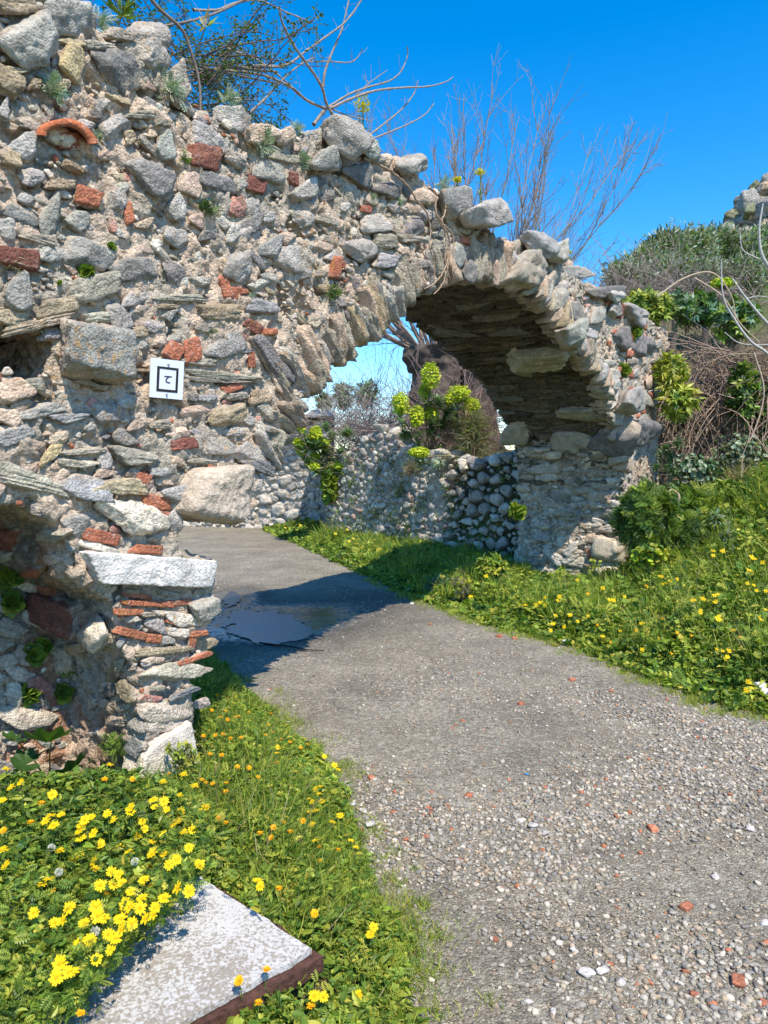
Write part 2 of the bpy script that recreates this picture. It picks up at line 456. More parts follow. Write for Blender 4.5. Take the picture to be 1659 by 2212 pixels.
# ------------------------------------------------------------------ stones on it
def hitpx(x, y):
    d = Vector(nrm(ray(x, y)))
    loc, nn, i, dist = BVW.ray_cast(Vector(EYE), d, 30)
    if loc is None: return None
    nn = np.array(nn); return np.array(loc), nn if nn @ np.array(d) < 0 else -nn
def planehit(x, y, P, n):
    d = ray(x, y); k = ((P - EYE) @ n) / (d @ n); return EYE + d * k
placed = []
PR = []
SMEAR[0] = (.43, .355, .275)
def traced(spec, ox, oy, sc, f=0.5443):
    k = 0
    for item in spec.replace('\n', ' ').split(';'):
        t = item.split()
        if len(t) < 6: continue
        x, y, w_, h_, an = [float(v) for v in t[:5]]; ty = t[5]; pr = float(t[6]) if len(t) > 6 else None
        x = (x / sc + ox) * f; y = (y / sc + oy) * f; w_ = w_ / sc * f; h_ = h_ / sc * f
        hp = hitpx(x, y)
        if hp is None or np.linalg.norm(hp[0] - EYE) > 14:
            q = 0.0; P, n = H(x, y, -0.05), N
        else: P, n = hp
        if abs(n @ nrm(ray(x, y))) < 0.25: n = N
        th = math.radians(an); ux, uy = math.cos(th) * w_ / 2, math.sin(th) * w_ / 2; vx, vy = -math.sin(th) * h_ / 2, math.cos(th) * h_ / 2
        a = (planehit(x + ux, y + uy, P, n) - planehit(x - ux, y - uy, P, n)) / 2
        b = (planehit(x + vx, y + vy, P, n) - planehit(x - vx, y - vy, P, n)) / 2
        la, lb = np.linalg.norm(a), np.linalg.norm(b)
        col, kind = PAL[ty]
        m_ = min(la, lb); dp = max(0.7 * m_, 0.02)
        pr_ = pr if pr is not None else (0.33 if kind != 'slab' else 0.45)
        prot = min(pr_ * dp * 2, 0.062) if pr is None else pr_ * dp * 2
        C = P + n * (prot - dp * 0.72 + 0.006)
        seed = int(x * 7 + y * 13)
        rr = np.random.default_rng(seed)
        col = np.array(col) * rr.uniform(0.85, 1.18) * (1 + rr.normal(size=3) * 0.02)
        big = max(w_, h_)
        sub = 5 if big > 120 else 4 if big > 18 else 3
        a = a * 1.2; b = b * 1.2
        if kind == 'chunk' and rr.random() < 0.5: a = -a
        if kind in ('chunk', 'round') and rr.random() < 0.5: b = -b
        one_rock(wallm, kind, sub, C, a, b, n * dp, col, seed)
        placed.append(P); PR.append((la + lb) / 2 if max(la, lb) < 2 * m_ else m_ * 1.3)
        if max(la, lb) >= 2 * m_:
            L = a if la > lb else b
            for f_ in (-0.6, 0.6): placed.append(P + L * f_); PR.append(m_ * 1.2)
traced("""80 30 210 120 10 O; 380 110 240 210 20 L; 240 150 130 140 20 Y; 165 240 300 330 25 L .4; 415 390 140 200 -5 Y; 690 440 330 200 22 D; 870 225 250 190 30 L; 905 345 190 170 10 L;
1060 510 100 240 -8 S; 700 210 170 60 10 S; 580 280 170 50 0 S; 400 255 170 45 5 O; 140 890 170 160 0 L; 155 745 150 70 20 S; 670 770 150 150 10 L; 760 830 60 80 0 O; 990 880 115 150 20 L;
1240 835 230 110 25 L; 1210 950 190 120 10 Q; 1375 735 220 170 28 L; 1390 960 120 80 20 S; 872 1060 250 220 12 G .35; 1130 1120 130 140 -20 P; 1280 1100 240 110 22 D; 1525 1110 90 80 20 Q;
515 1190 150 95 22 R; 755 1280 45 115 -12 R; 295 1280 100 280 15 L; 185 1060 140 110 10 L; 430 1000 110 45 30 O; 355 1110 150 55 0 O; 455 1330 130 110 0 L; 215 1430 190 60 20 S;
290 1515 190 100 15 L; 530 1520 280 160 5 G; 30 1400 90 150 0 L; 100 1550 210 130 5 Q; 800 1610 260 140 5 D; 925 1475 60 65 20 W; 720 1130 80 80 0 L; 40 940 130 110 10 O; 560 695 80 60 0 D;
10 650 60 140 0 L; 665 1350 40 80 -10 E; 700 1400 60 60 0 L; 1040 1240 110 140 0 L; 1420 1240 90 100 0 E; 1500 1240 110 110 0 L; 1470 1380 100 110 10 L; 1600 1300 70 60 0 B; 850 1340 90 60 0 P;
500 1010 60 40 0 W; 960 740 90 40 0 S; 620 930 90 60 0 P; 1050 1430 150 100 10 L; 1160 1330 90 90 0 P; 1240 1420 100 60 10 D; 1330 1330 80 90 0 L; 90 430 120 40 5 O; 190 510 60 60 0 O;
370 510 70 50 0 O; 30 500 180 120 30 O; 820 690 160 50 5 S; 690 590 150 50 20 O; 600 640 80 80 10 L""", 0, 0, 1.508)
traced("""60 740 130 120 20 L .5; 660 850 260 190 25 G .7; 815 890 115 120 10 L .6; 570 985 170 160 30 L .5; 760 1060 180 140 5 D; 1070 990 160 140 20 L .6; 870 945 110 70 10 L .5; 950 1120 150 100 20 D;
1165 1175 140 110 10 P; 1335 1240 160 180 -5 G .6; 1490 1300 220 180 28 L .7; 165 1110 100 85 15 Q; 385 1075 50 90 0 Q; 440 1150 130 150 10 L; 240 1030 170 130 0 L; 50 1240 90 110 0 E;
820 1255 60 45 0 R; 890 1345 150 110 10 L; 1100 1360 130 110 0 D; 590 1320 140 50 15 S; 450 1320 120 100 20 L; 790 1500 190 120 6 L; 925 1565 110 60 0 S; 640 1605 60 110 10 R; 665 1585 80 35 0 R;
360 1560 160 140 0 L; 240 1480 120 120 0 G; 1415 1440 55 35 10 R; 70 1590 170 180 20 L; 950 1440 140 80 0 S; 1180 1290 110 70 10 L; 1265 1400 70 40 0 L; 340 950 160 55 12 S; 320 820 110 110 20 P .5;
200 820 180 110 20 P .5; 540 1100 90 60 0 D; 500 1230 80 80 0 L; 660 1350 70 70 0 P; 600 1180 90 70 0 D; 480 1390 80 60 0 P; 700 1240 60 60 0 L; 1000 1240 120 60 10 L; 850 1200 60 60 0 S;
1100 1240 90 70 0 P; 1250 1340 70 60 0 D; 1300 1500 80 60 0 L; 560 1480 120 60 0 P; 620 1530 90 60 0 L; 1050 1500 100 70 0 P; 1150 1580 110 60 0 S; 1440 1380 110 50 10 L; 1540 1400 80 50 20 P;
350 1430 100 70 0 P; 120 1340 110 120 10 D; 30 1400 80 100 0 L; 440 1640 80 70 0 B; 550 1640 60 40 0 S; 1570 1530 60 50 0 P; 1620 1460 80 60 0 L; 1500 1480 90 50 0 S""", 900, 0, 1.508)
traced("""522 605 360 300 6 X .75; 110 250 170 190 30 L .5; 20 620 150 190 10 G .5; 230 430 420 60 -12 O .5; 60 400 170 90 0 O; 330 335 240 90 -12 O; 540 215 300 130 -18 S; 700 370 120 180 -12 L; 570 400 150 65 -5 S;
820 283 200 75 -5 L; 1040 150 150 110 20 D; 1070 275 280 45 5 S; 1000 330 130 30 5 O; 1300 375 220 110 0 O; 1335 215 50 130 -15 R; 1385 250 90 70 0 R; 1450 240 40 30 0 R; 1555 330 180 70 5 B;
1510 455 115 55 32 Q; 1600 480 100 32 0 R; 1320 560 230 130 -5 L; 1450 597 160 26 -3 T; 1490 645 36 90 -5 R; 1035 605 115 85 35 R; 1135 600 80 150 -5 R; 1610 660 300 75 52 T .6;
850 710 130 20 4 O; 510 785 110 30 12 O; 600 815 80 30 5 O; 1340 740 400 40 4 S; 1300 770 350 25 3 S; 1375 815 100 45 -22 R; 1150 875 110 60 0 D; 1350 990 190 130 -12 O; 1540 870 120 80 -10 O;
1310 1165 160 110 10 L; 1480 1210 200 110 10 L; 745 1110 140 85 5 G; 630 970 180 130 10 L; 240 950 260 75 -10 L .5; 80 830 190 130 -5 P .5; 200 800 130 80 5 S; 300 1205 75 200 35 Y;
165 1170 180 80 -10 P; 790 1225 250 100 5 S; 470 1195 260 40 -4 S; 460 1265 210 45 2 S; 620 1245 70 130 0 L; 70 1100 220 90 -15 B; 180 1370 380 110 15 S; 470 1410 320 140 5 B .5;
700 1400 300 100 8 O .5; 845 1360 80 60 20 R; 1090 1430 260 180 10 G .35; 940 1500 180 65 10 R; 980 1585 120 60 10 R; 780 1590 380 170 15 W .5; 1540 1275 190 80 30 T; 1605 1260 60 50 0 Q;
1240 1305 28 60 10 R; 1605 1120 110 150 20 S; 1150 960 170 70 0 P; 950 1030 110 60 10 S; 1060 1080 130 60 5 P; 880 1240 60 70 10 L; 950 1320 100 50 0 B; 1040 1250 100 60 0 P; 1200 1260 150 40 5 S;
1000 380 90 60 0 L; 900 440 110 80 0 L; 810 480 110 70 0 O; 640 470 130 40 0 S; 530 1050 60 60 0 L; 120 930 120 90 0 P; 400 990 220 60 -8 B; 450 640 60 40 0 L; 1180 660 180 40 4 S; 1400 1080 120 60 0 L;
1090 190 60 60 0 L; 1190 180 110 60 5 L; 1460 620 50 40 0 P; 1650 780 160 70 50 P; 1590 960 120 60 40 S; 1460 1000 90 70 0 L; 1090 1150 140 60 -10 Q; 1420 860 120 40 -8 S; 1230 880 100 40 0 B;
870 1390 70 60 0 P; 1190 1460 60 70 0 E; 620 1330 120 60 0 P; 350 1110 130 80 0 P; 940 540 70 60 0 P; 1220 460 120 60 0 S; 1540 200 110 60 0 L; 1600 160 90 60 0 L; 800 1040 100 60 0 P""", 0, 1000, 1.508)
traced("""590 200 220 70 14 R; 860 275 190 55 3 R; 590 262 230 50 12 W; 450 130 170 140 20 L; 1030 110 100 140 10 L; 815 545 150 30 8 R; 770 592 120 34 0 R; 930 595 190 32 3 R; 1060 590 130 38 -5 R;
755 645 160 34 0 R; 765 770 170 44 15 R; 905 802 80 45 5 R; 1020 700 75 36 20 R; 925 730 120 80 5 L; 1120 690 260 80 0 W; 1200 620 160 150 0 L .5; 1060 770 130 65 0 W; 1180 778 100 34 -5 R;
980 880 290 46 -5 O .5; 1215 830 110 80 -15 O .5; 1140 838 30 60 10 R; 1150 925 200 32 -20 R; 1050 1000 400 90 -2 N .5; 700 1000 60 120 25 O; 675 1100 85 85 0 D; 770 1110 70 140 -30 O;
1085 1122 170 38 -18 T .6; 750 1210 90 50 0 S; 700 1300 90 70 0 S; 835 1325 110 85 20 L; 805 1430 150 80 28 T .6; 580 1360 50 50 0 L; 585 762 180 190 0 N .6; 1000 1230 290 120 -5 N; 990 1320 270 70 -3 N;
190 490 200 110 -8 N .6; 375 660 260 170 25 Q .6; 220 665 180 130 10 N .6; 60 750 180 100 22 S; 60 940 150 80 -12 N; 120 1020 170 80 8 N; 0 1045 80 60 0 N; 395 950 120 170 10 N; 470 855 120 70 5 O;
340 850 80 110 30 O; 240 1090 160 110 5 E; 370 1130 180 100 -28 E; 95 1140 110 180 0 N; 150 1275 340 120 0 N .5; 200 392 110 36 0 R; 560 1180 60 80 10 N; 990 810 80 60 0 L; 1190 1190 100 60 -5 N;
900 920 120 60 0 P; 780 520 90 24 0 O; 1000 530 130 30 4 S; 1190 520 80 24 0 S; 990 655 150 30 4 N; 870 660 80 26 0 S; 800 690 90 40 0 N; 300 540 90 180 -30 R; 30 600 120 100 0 S; 60 1380 110 50 0 N;
640 1400 130 60 10 N; 900 1160 110 50 0 E; 930 1100 90 30 0 S; 330 330 110 60 0 P; 330 180 160 60 5 S; 60 200 140 100 0 Q; 30 300 110 90 0 S; 700 600 60 50 0 P; 870 950 60 40 0 W; 640 1200 70 70 0 P""", 0, 2000, 1.508)
# the far (right) end of the wall, from the 2400..3048 x 700..1700 view
traced("""40 1045 140 120 20 L .6; 215 1220 130 200 -10 B .6; 305 1300 40 130 0 R; 120 1180 40 120 10 Q; 60 1180 100 140 20 L; 345 1300 90 120 0 S; 150 1430 140 200 -15 D; 280 1480 100 230 5 D; 370 1490 90 150 -10 D;
85 1370 45 40 20 R; 235 1420 25 60 0 R; 345 1430 40 50 20 R; 30 1470 30 50 0 R; 195 1560 50 60 20 R; 40 1640 90 60 0 L; 140 1700 70 40 20 R; 220 1740 50 60 0 R;
240 1620 110 50 0 S; 95 1810 40 80 -10 R; 215 1860 60 30 0 R; 280 1890 45 30 0 R; 60 1830 90 160 20 L; 130 1990 170 230 20 G .6; 330 1960 160 130 0 L; 440 1660 80 120 0 D; 400 1800 100 110 0 P; 395 1930 30 70 -10 R;
280 2100 50 30 0 R; 330 2065 45 30 0 R; 340 2150 190 130 -20 D; 170 1560 70 60 0 P; 270 1720 80 70 0 L; 430 1880 90 90 0 L; 30 1100 60 90 0 E; 450 1480 50 90 0 L""", 2400, 700, 2.2114)
# lower end and the vault, from the 1500..2700 x 900..2400 view
traced("""1400 1120 170 120 -25 D .45; 1300 1140 230 130 10 D .5; 1115 1165 270 80 6 K .5; 760 1110 130 150 10 K .3; 1290 1570 150 40 8 N .3; 1190 1480 130 50 10 N .3; 1285 1780 180 130 0 N .45;
1240 1900 140 130 10 N .4; 1170 1795 50 40 0 R; 780 1840 60 120 0 N; 840 1920 60 50 0 N; 850 690 330 80 -5 S .4; 1110 1010 230 60 4 S .4; 800 760 120 60 8 S; 1050 590 130 110 -30 L .6; 760 250 130 190 30 S .5; 850 110 180 110 20 G .7;
940 130 110 130 10 L .6; 1080 260 190 60 5 L .6; 690 90 40 30 0 W; 1230 360 170 80 10 D .5; 640 260 80 110 10 P; 560 190 90 90 0 P; 820 300 60 160 25 S .5; 900 330 60 150 30 S .5; 980 400 70 130 25 L;
1060 470 130 120 10 D; 1200 490 70 90 10 L; 1140 590 110 70 0 L; 1080 700 80 60 0 P; 1290 820 110 70 0 L; 1240 900 120 50 10 S; 500 250 90 120 20 D; 420 160 90 130 10 L; 330 110 80 60 0 S; 700 200 50 120 20 L;
1330 1060 130 60 5 S; 150 60 140 60 5 S; 40 190 110 70 5 B; 560 30 80 60 0 L; 1040 210 60 60 0 P; 1000 330 60 60 0 L; 1130 1030 260 40 4 S .4; 640 480 240 40 -5 D; 520 420 200 30 -8 D; 420 560 250 40 4 D; 700 560 200 36 0 D""", 1500, 900, 1.3825)
# stones of the arch ring: thin slabs set on edge around the opening
ringpts = smooth_path(np.array([[s, z, 0] for s, z in archp[13:38]]), 8)
seg = np.r_[0, np.cumsum(np.linalg.norm(np.diff(ringpts, axis=0), axis=1))]
rk = np.random.default_rng(11)
u = 0.05
while u < seg[-1] - 0.03:
    th = rk.uniform(0.05, 0.085)
    i = min(np.searchsorted(seg, u), len(seg) - 2)
    tn = nrm(ringpts[min(i + 4, len(seg) - 1)] - ringpts[max(i - 4, 0)]); ou = np.array([-tn[1], tn[0], 0])
    c2 = ringpts[i]; L = rk.uniform(0.10, 0.2)
    if rk.random() < 0.85:
        ang = rk.normal() * 0.12; ou2 = ou * math.cos(ang) + tn * math.sin(ang); tn2 = tn * math.cos(ang) - ou * math.sin(ang)
        off = L * 0.80 - rk.uniform(0.01, 0.07)
        q = rk.uniform(-0.10, -0.03); dep = rk.uniform(0.10, 0.17)
        P = W(c2[0] + ou2[0] * off, c2[1] + ou2[1] * off, q)
        a = (T * ou2[0] + Z * ou2[1]) * L; b = (T * tn2[0] + Z * tn2[1]) * th * 0.55
        colr = np.array(PAL[rk.choice(['S', 'S', 'O', 'L', 'P', 'B'])][0]) * rk.uniform(0.8, 1.15)
        one_rock(wallm, 'slab', 4 if c2[0] < 4 else 3, P, a, b, N * dep, colr, int(rk.integers(1e6)))
        placed.append(W(c2[0] + ou[0] * off, c2[1] + ou[1] * off, 0)); PR.append(0.07)
    u += th * 0.95
SMEAR[0] = None
# the vault: long flat beds running through the thickness
vpts = smooth_path(np.array([[s, z, 0] for s, z in archp[14:40]]), 10)
seg = np.r_[0, np.cumsum(np.linalg.norm(np.diff(vpts, axis=0), axis=1))]
u = 0.05
while u < seg[-1] - 0.02:
    i = min(np.searchsorted(seg, u), len(seg) - 2)
    tn = nrm(vpts[min(i + 4, len(seg) - 1)] - vpts[max(i - 4, 0)]); ou = np.array([-tn[1], tn[0], 0])
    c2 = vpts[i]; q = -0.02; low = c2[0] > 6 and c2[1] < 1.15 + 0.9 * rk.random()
    while q > -TH + 0.04:
        L = min(rk.uniform(0.09, 0.27) * (0.6 if low else 1), (q + TH) / 2 + 0.02); th = rk.uniform(0.018, 0.07)
        if rk.random() < (0.35 if low else 0.80):
            P = W(c2[0] + ou[0] * rk.uniform(0.0, 0.03), c2[1] + ou[1] * rk.uniform(0.0, 0.03), q - L)
            tv = T * tn[0] + Z * tn[1]; ov = T * ou[0] + Z * ou[1]
            tilt = rk.normal() * 0.13
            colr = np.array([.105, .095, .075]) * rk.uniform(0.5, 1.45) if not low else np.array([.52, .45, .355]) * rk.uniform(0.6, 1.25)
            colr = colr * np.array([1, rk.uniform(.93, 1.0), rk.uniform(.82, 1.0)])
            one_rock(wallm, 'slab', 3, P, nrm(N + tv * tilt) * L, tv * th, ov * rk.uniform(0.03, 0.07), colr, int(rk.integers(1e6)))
        q -= L * rk.uniform(1.3, 2.1)
    u += rk.uniform(0.045, 0.07) if not low else 0.11
# rough masonry of the jamb: broken stones bedded in the side of the pier
for k in range(900):
    z = rk.uniform(0.0, 1.95); q = -rk.uniform(0.02, 1.44); big = k < 40
    loc, nn, ii, dd = BVW.ray_cast(Vector(W(5.0, z, q)), Vector(T), 4.0)
    if loc is None: continue
    nn = np.array(nn); r_ = rk.uniform(.07, .15) if big else math.exp(rk.uniform(math.log(.012), math.log(.06)))
    b1_ = nrm(np.cross(nn, Z)); b2_ = np.cross(b1_, nn); an = rk.normal() * .3; u1 = b1_ * math.cos(an) + b2_ * math.sin(an); u2 = -b1_ * math.sin(an) + b2_ * math.cos(an)
    cj = np.array([(.50, .44, .35), (.58, .53, .45), (.40, .35, .28), (.34, .30, .25), (.44, .33, .24), (.62, .57, .49)][rk.integers(6)]) * rk.uniform(.7, 1.1)
    SMEAR[0] = (.44, .375, .295)
    one_rock(wallm, 'chunk' if rk.random() < .6 else 'slab', 4 if big else 3, np.array(loc) + nn * r_ * rk.uniform(-.35, .05), u1 * r_ * rk.uniform(1, 1.8), u2 * r_ * .7, nn * r_ * .55, cj, int(rk.integers(1e6)))
SMEAR[0] = (.43, .355, .275)
# fill the rest of the face
bs_, bz_ = [], []
def try_place(n_try, lo, hi, prob, types, srange=(-3.3, 9.3), zr=(0, 4.0)):
    global placed, PR
    cnt = 0
    Pp = np.array(placed); Rr = np.array(PR)
    cand = np.stack([rk.uniform(*srange, n_try), rk.uniform(*zr, n_try)], 1)
    for s, z in cand:
        org = W(s, z, 0.8)
        loc, nn, ii, dd = BVW.ray_cast(Vector(org), Vector(-N), 2.2)
        if loc is None or dd > 1.6: continue
        P = np.array(loc); nn = np.array(nn)
        if nn @ N < 0.3: continue
        r_ = math.exp(rk.uniform(math.log(lo), math.log(hi))); el = rk.uniform(1.0, 2.0)
        dmin = np.linalg.norm(Pp - P, axis=1) - 0.72 * Rr - 0.70 * r_
        if dmin.min() < 0: continue
        ty = rk.choice(list(types), p=None); col, kind = PAL[ty]
        ang = rk.normal() * 0.35; tt = T * math.cos(ang) + Z * math.sin(ang); zz = -T * math.sin(ang) + Z * math.cos(ang)
        if kind == 'slab': el *= 1.5; hgt = r_ * 0.45
        else: hgt = r_ * rk.uniform(0.65, 1.0)
        a = tt * r_ * min(el, 1.9) * 0.85; b = zz * hgt
        dp = max(0.6 * min(r_, hgt * 1.3), 0.01)
        colr = np.array(col) * rk.uniform(0.78, 1.2) * (1 + rk.normal(size=3) * 0.03)
        dist = np.linalg.norm(P - EYE); px_ = 722 * 2 * r_ / dist
        sub = 4 if px_ > 15 else 3 if px_ > 7 else 2
        one_rock(wallm, kind, sub, P + nn * dp * rk.uniform(-0.65, 0.08), a, b, nrm(nn + rk.normal(size=3) * 0.15) * dp, colr, int(rk.integers(1e6)))
        placed.append(P); PR.append(r_ if kind != 'slab' else r_ * 0.75); Pp = np.vstack([Pp, P]); Rr = np.append(Rr, PR[-1]); cnt += 1
    return cnt
c1 = try_place(240, 0.06, 0.10, 1, 'LLGDSOLPBN')
c2_ = try_place(2500, 0.035, 0.065, 1, 'LLGDSSOPBNPL')
c3 = try_place(9000, 0.016, 0.034, 1, 'LLGSSOPPNNPLEWNP')
c4 = try_place(11000, 0.008, 0.018, 1, 'LGSOPPNNPWNRP', srange=(-1.2, 5.5))
print('fill stones', c1, c2_, c3, c4)
SMEAR[0] = (.36, .32, .26)
# broken top edge: stones sitting along the crest
tp = np.array([W(s, z) for s, z in top]); ts = np.r_[0, np.cumsum(np.linalg.norm(np.diff(tp, axis=0), axis=1))]
for k in range(420):
    u = rk.uniform(ts[2], ts[32]); i = min(np.searchsorted(ts, u), len(ts) - 1); f_ = (u - ts[i - 1]) / max(ts[i] - ts[i - 1], 1e-6)
    P = tp[i - 1] * (1 - f_) + tp[i] * f_ + N * rk.uniform(-1.3, -0.03)
    r_ = rk.uniform(0.02, 0.07); ty = rk.choice(list('GGLDSPD')); col, kind = PAL[ty]
    ax = rdir(1, 0, rk)[0]; fr = frames(nrm(T * 1 + ax * 0.4)[None], Z[None])[0]
    one_rock(wallm, kind, 3, P + Z * rk.uniform(-0.04, 0.012), fr[:, 1] * r_ * 1.3, fr[:, 0] * r_, fr[:, 2] * r_ * 0.7, np.array(col) * rk.uniform(0.8, 1.15), int(rk.integers(1e6)))
SMEAR[0] = None
arch = thing('ruined_arch', 'ruined rubble stone arch of grey stones, mortar and red brick spanning the gravel road', 'ruined arch', W(0, 0, -0.5))
wallm.build('masonry', M_STONE, arch)
def block(name, cs, q0, q1, col, parent, seed, amp=0.02, sub=6, p=26, label=None):
    """a dressed block through four traced corners (top left, top right, bottom right, bottom left) of its front"""
    D, Fc = ico(sub); r = np.random.default_rng(seed)
    nn = np.concatenate([np.eye(3), -np.eye(3), nrm(r.normal(size=(9, 3)))]); h = np.concatenate([np.ones(6), r.uniform(1.25, 1.5, 9)])
    rad = (np.maximum(D @ nn.T / h, 0) ** p).sum(1) ** (-1.0 / p); P = D * rad[:, None]
    f = [H(x, y, q0) for x, y in cs]; b = [c - N * (q0 - q1) for c in f]
    u, v, t = [(P[:, i] + 1)[:, None] / 2 for i in range(3)]
    lerp = lambda c: (1 - v) * ((1 - u) * c[3] + u * c[2]) + v * ((1 - u) * c[0] + u * c[1])
    V = lerp(b) * (1 - t) + lerp(f) * t
    ctr = V.mean(0); dr = nrm(V - ctr)
    V = V + dr * (amp * fbm(V * 5 + seed, 5, seed % 5, 0.55) + amp * 0.5 * fbm(V * 22, 3, 2))[:, None]
    sh = 1 + 0.25 * fbm(V * 7, 4, 3)
    mb = MB(); mb.add(V, Fc, np.array(col)[None] * sh[:, None])
    o = mb.build(name, M_BLOCK, parent)
    if label: o['label'] = label
    return o
block('impost_slab', [(196, 1192), (472, 1212), (464, 1271), (222, 1262)], 0.07, -0.14, (.60, .57, .52), arch, 3, 0.024, label='long white weathered slab capping the brick pier')
block('springer_block', [(462, 1010), (566, 1004), (546, 1136), (408, 1108)], 0.15, -0.40, (.43, .36, .28), arch, 8, 0.035, p=12, label='big rounded beige block hanging at the foot of the arch')
block('foot_block', [(318, 1622), (416, 1556), (446, 1712), (296, 1716)], 0.05, -0.10, (.64, .57, .47), arch, 5, 0.014, label='white stone block at the foot of the pier')
# the curved roof-tile fragment
mb = MB(); n_ = 60; aa = np.linspace(math.radians(185), math.radians(350), n_)
cx, cy = 145, 306
cr_ = []
for i_, t_ in enumerate(aa):
    wob = 1 + 0.02 * math.sin(i_ * 0.23)
    for rr_ in (1.0, 0.66):
        for qd in (0.06, -0.05):
            cr_.append(H(cx + 66 * math.cos(t_) * rr_ * wob, cy + 50 * math.sin(t_) * rr_ * wob + 8 * (t_ - 4.6), qd))
cr_ = np.array(cr_).reshape(n_, 4, 3)[:, [0, 1, 3, 2]]
cr_ = cr_ + N * 0.02 * fbm(cr_.reshape(-1, 3) * 4, 3, 2).reshape(n_, 4)[..., None]
pass
ii = np.arange(n_ - 1)[:, None] * 4; jj = np.arange(4)[None]; q4 = np.stack([ii + jj, ii + (jj + 1) % 4, ii + 4 + (jj + 1) % 4, ii + 4 + jj], -1).reshape(-1, 4)
mb.add(cr_.reshape(-1, 3), np.concatenate([q4[:, [0, 1, 2]], q4[:, [0, 2, 3]], [[0, 1, 2], [0, 2, 3]]]), (.42, .13, .055))
S_, F_, sh_ = rock('slab', 4, 3)
one_rock(mb, 'slab', 4, H(148, 305, -0.02), (H(182, 308, 0) - H(112, 308, 0)) / 2, (H(148, 285, 0) - H(148, 325, 0)) / 2, N * 0.045, (.34, .15, .11), 9)
mb.build('curved_tile', M_BLOCK, arch)['label'] = 'curved red roof tile set in the wall'
# ------------------------------------------------------------------ sign with the mark
sg = thing('sign', 'small white card sign with a black square frame and letter, screwed to the stone wall', 'sign', H(361, 818, 0.03))
c4 = [H(326, 772.4, 0.055), H(398, 780.7, 0.055), H(394, 863.7, 0.045), H(323, 857.6, 0.045)]
def SG(u, v, d=0.0):
    """u, v in the picture-crop coordinates of the card"""
    x = u * 0.3609; y = v * 0.3609 + 544.3
    nrm_ = nrm(np.cross(c4[1] - c4[0], c4[3] - c4[0])); nrm_ = nrm_ if nrm_ @ N > 0 else -nrm_
    P0 = planehit(x, y, c4[0], nrm_); return P0 + nrm_ * d
def flat(mb, poly, d0, d1, col):
    a = np.array([SG(u, v, d0) for u, v in poly]); b = np.array([SG(u, v, d1) for u, v in poly]); n = len(poly)
    Fc = [[0, i, i + 1] for i in range(1, n - 1)] + [[n, n + i + 1, n + i] for i in range(1, n - 1)]
    for i in range(n): j = (i + 1) % n; Fc += [[i, j, n + j], [i, n + j, n + i]]
    mb.add(np.concatenate([a, b]), Fc, col)
M_CARD = col_mat('card', rough=0.35, spec=0.4)
mb = MB(); flat(mb, [(903, 632), (1103, 655), (1092, 885), (895, 868)], 0, -0.004, (.72, .76, .84)); mb.build('card', M_CARD, sg, smooth=False)
mb = MB(); O4 = [(941, 682), (1069, 697), (1062, 844), (935, 833)]; I4 = [(956, 697), (1055, 709), (1049, 828), (950, 818)]
for i in range(4):
    j = (i + 1) % 4; flat(mb, [O4[i], O4[j], I4[j], I4[i]], 0.0012, 0.0002, (.02, .015, .015))
mb.build('printed_frame', M_CARD, sg, smooth=False)
def stroke(mb, pts, wd):
    P = smooth_path(np.array([[x, y, 0] for x, y in pts]), 6)[:, :2]
    t = nrm(np.gradient(P, axis=0)); nn = np.stack([-t[:, 1], t[:, 0]], 1) * wd / 2
    for i in range(len(P) - 1):
        flat(mb, [P[i] - nn[i], P[i + 1] - nn[i + 1], P[i + 1] + nn[i + 1], P[i] + nn[i]], 0.0013, 0.0003, (.03, .03, .04))
mb = MB(); stroke(mb, [(983, 744), (1000, 745), (1028, 748)], 7)
stroke(mb, [(1010, 748), (1001, 755), (994, 764), (994, 774), (1003, 781), (1018, 783)], 7); mb.build('letter', M_CARD, sg, smooth=False)
for u, v in ((1006, 672), (995, 852)):
    mb = MB(); S_, F_ = ico(2); P = SG(u, v, 0.003); mb.add(S_ * 0.0055 + P, F_, (.35, .35, .36)); mb.build('screw', M_CARD, sg)
# ------------------------------------------------------------------ ground and road
ROADL = [(950, 2400), (905, 2212), (872, 2110), (905, 2040), (842, 1985), (800, 1900), (772, 1800), (745, 1710), (700, 1645), (640, 1595), (590, 1535), (520, 1490), (470, 1420), (440, 1380), (400, 1330)]
ROADR = [(400, 1118), (470, 1124), (540, 1133), (580, 1150), (650, 1180), (720, 1212), (790, 1242), (850, 1272), (915, 1300), (990, 1322), (1040, 1348), (1150, 1375), (1250, 1402), (1330, 1438), (1400, 1468), (1500, 1505), (1580, 1535), (1659, 1548), (1800, 1570)]
rl = np.array([GR(x, y)[:2] for x, y in ROADL]); rr_ = np.array([GR(x, y)[:2] for x, y in ROADR])
road_poly = np.concatenate([[[0.3, -2.0]], rl, [[-9.0, 13.5]], [[-12.0, 24.0]], [[-8.5, 22.2]], rr_, [[9.0, 5.3], [9.0, -2.0]]])
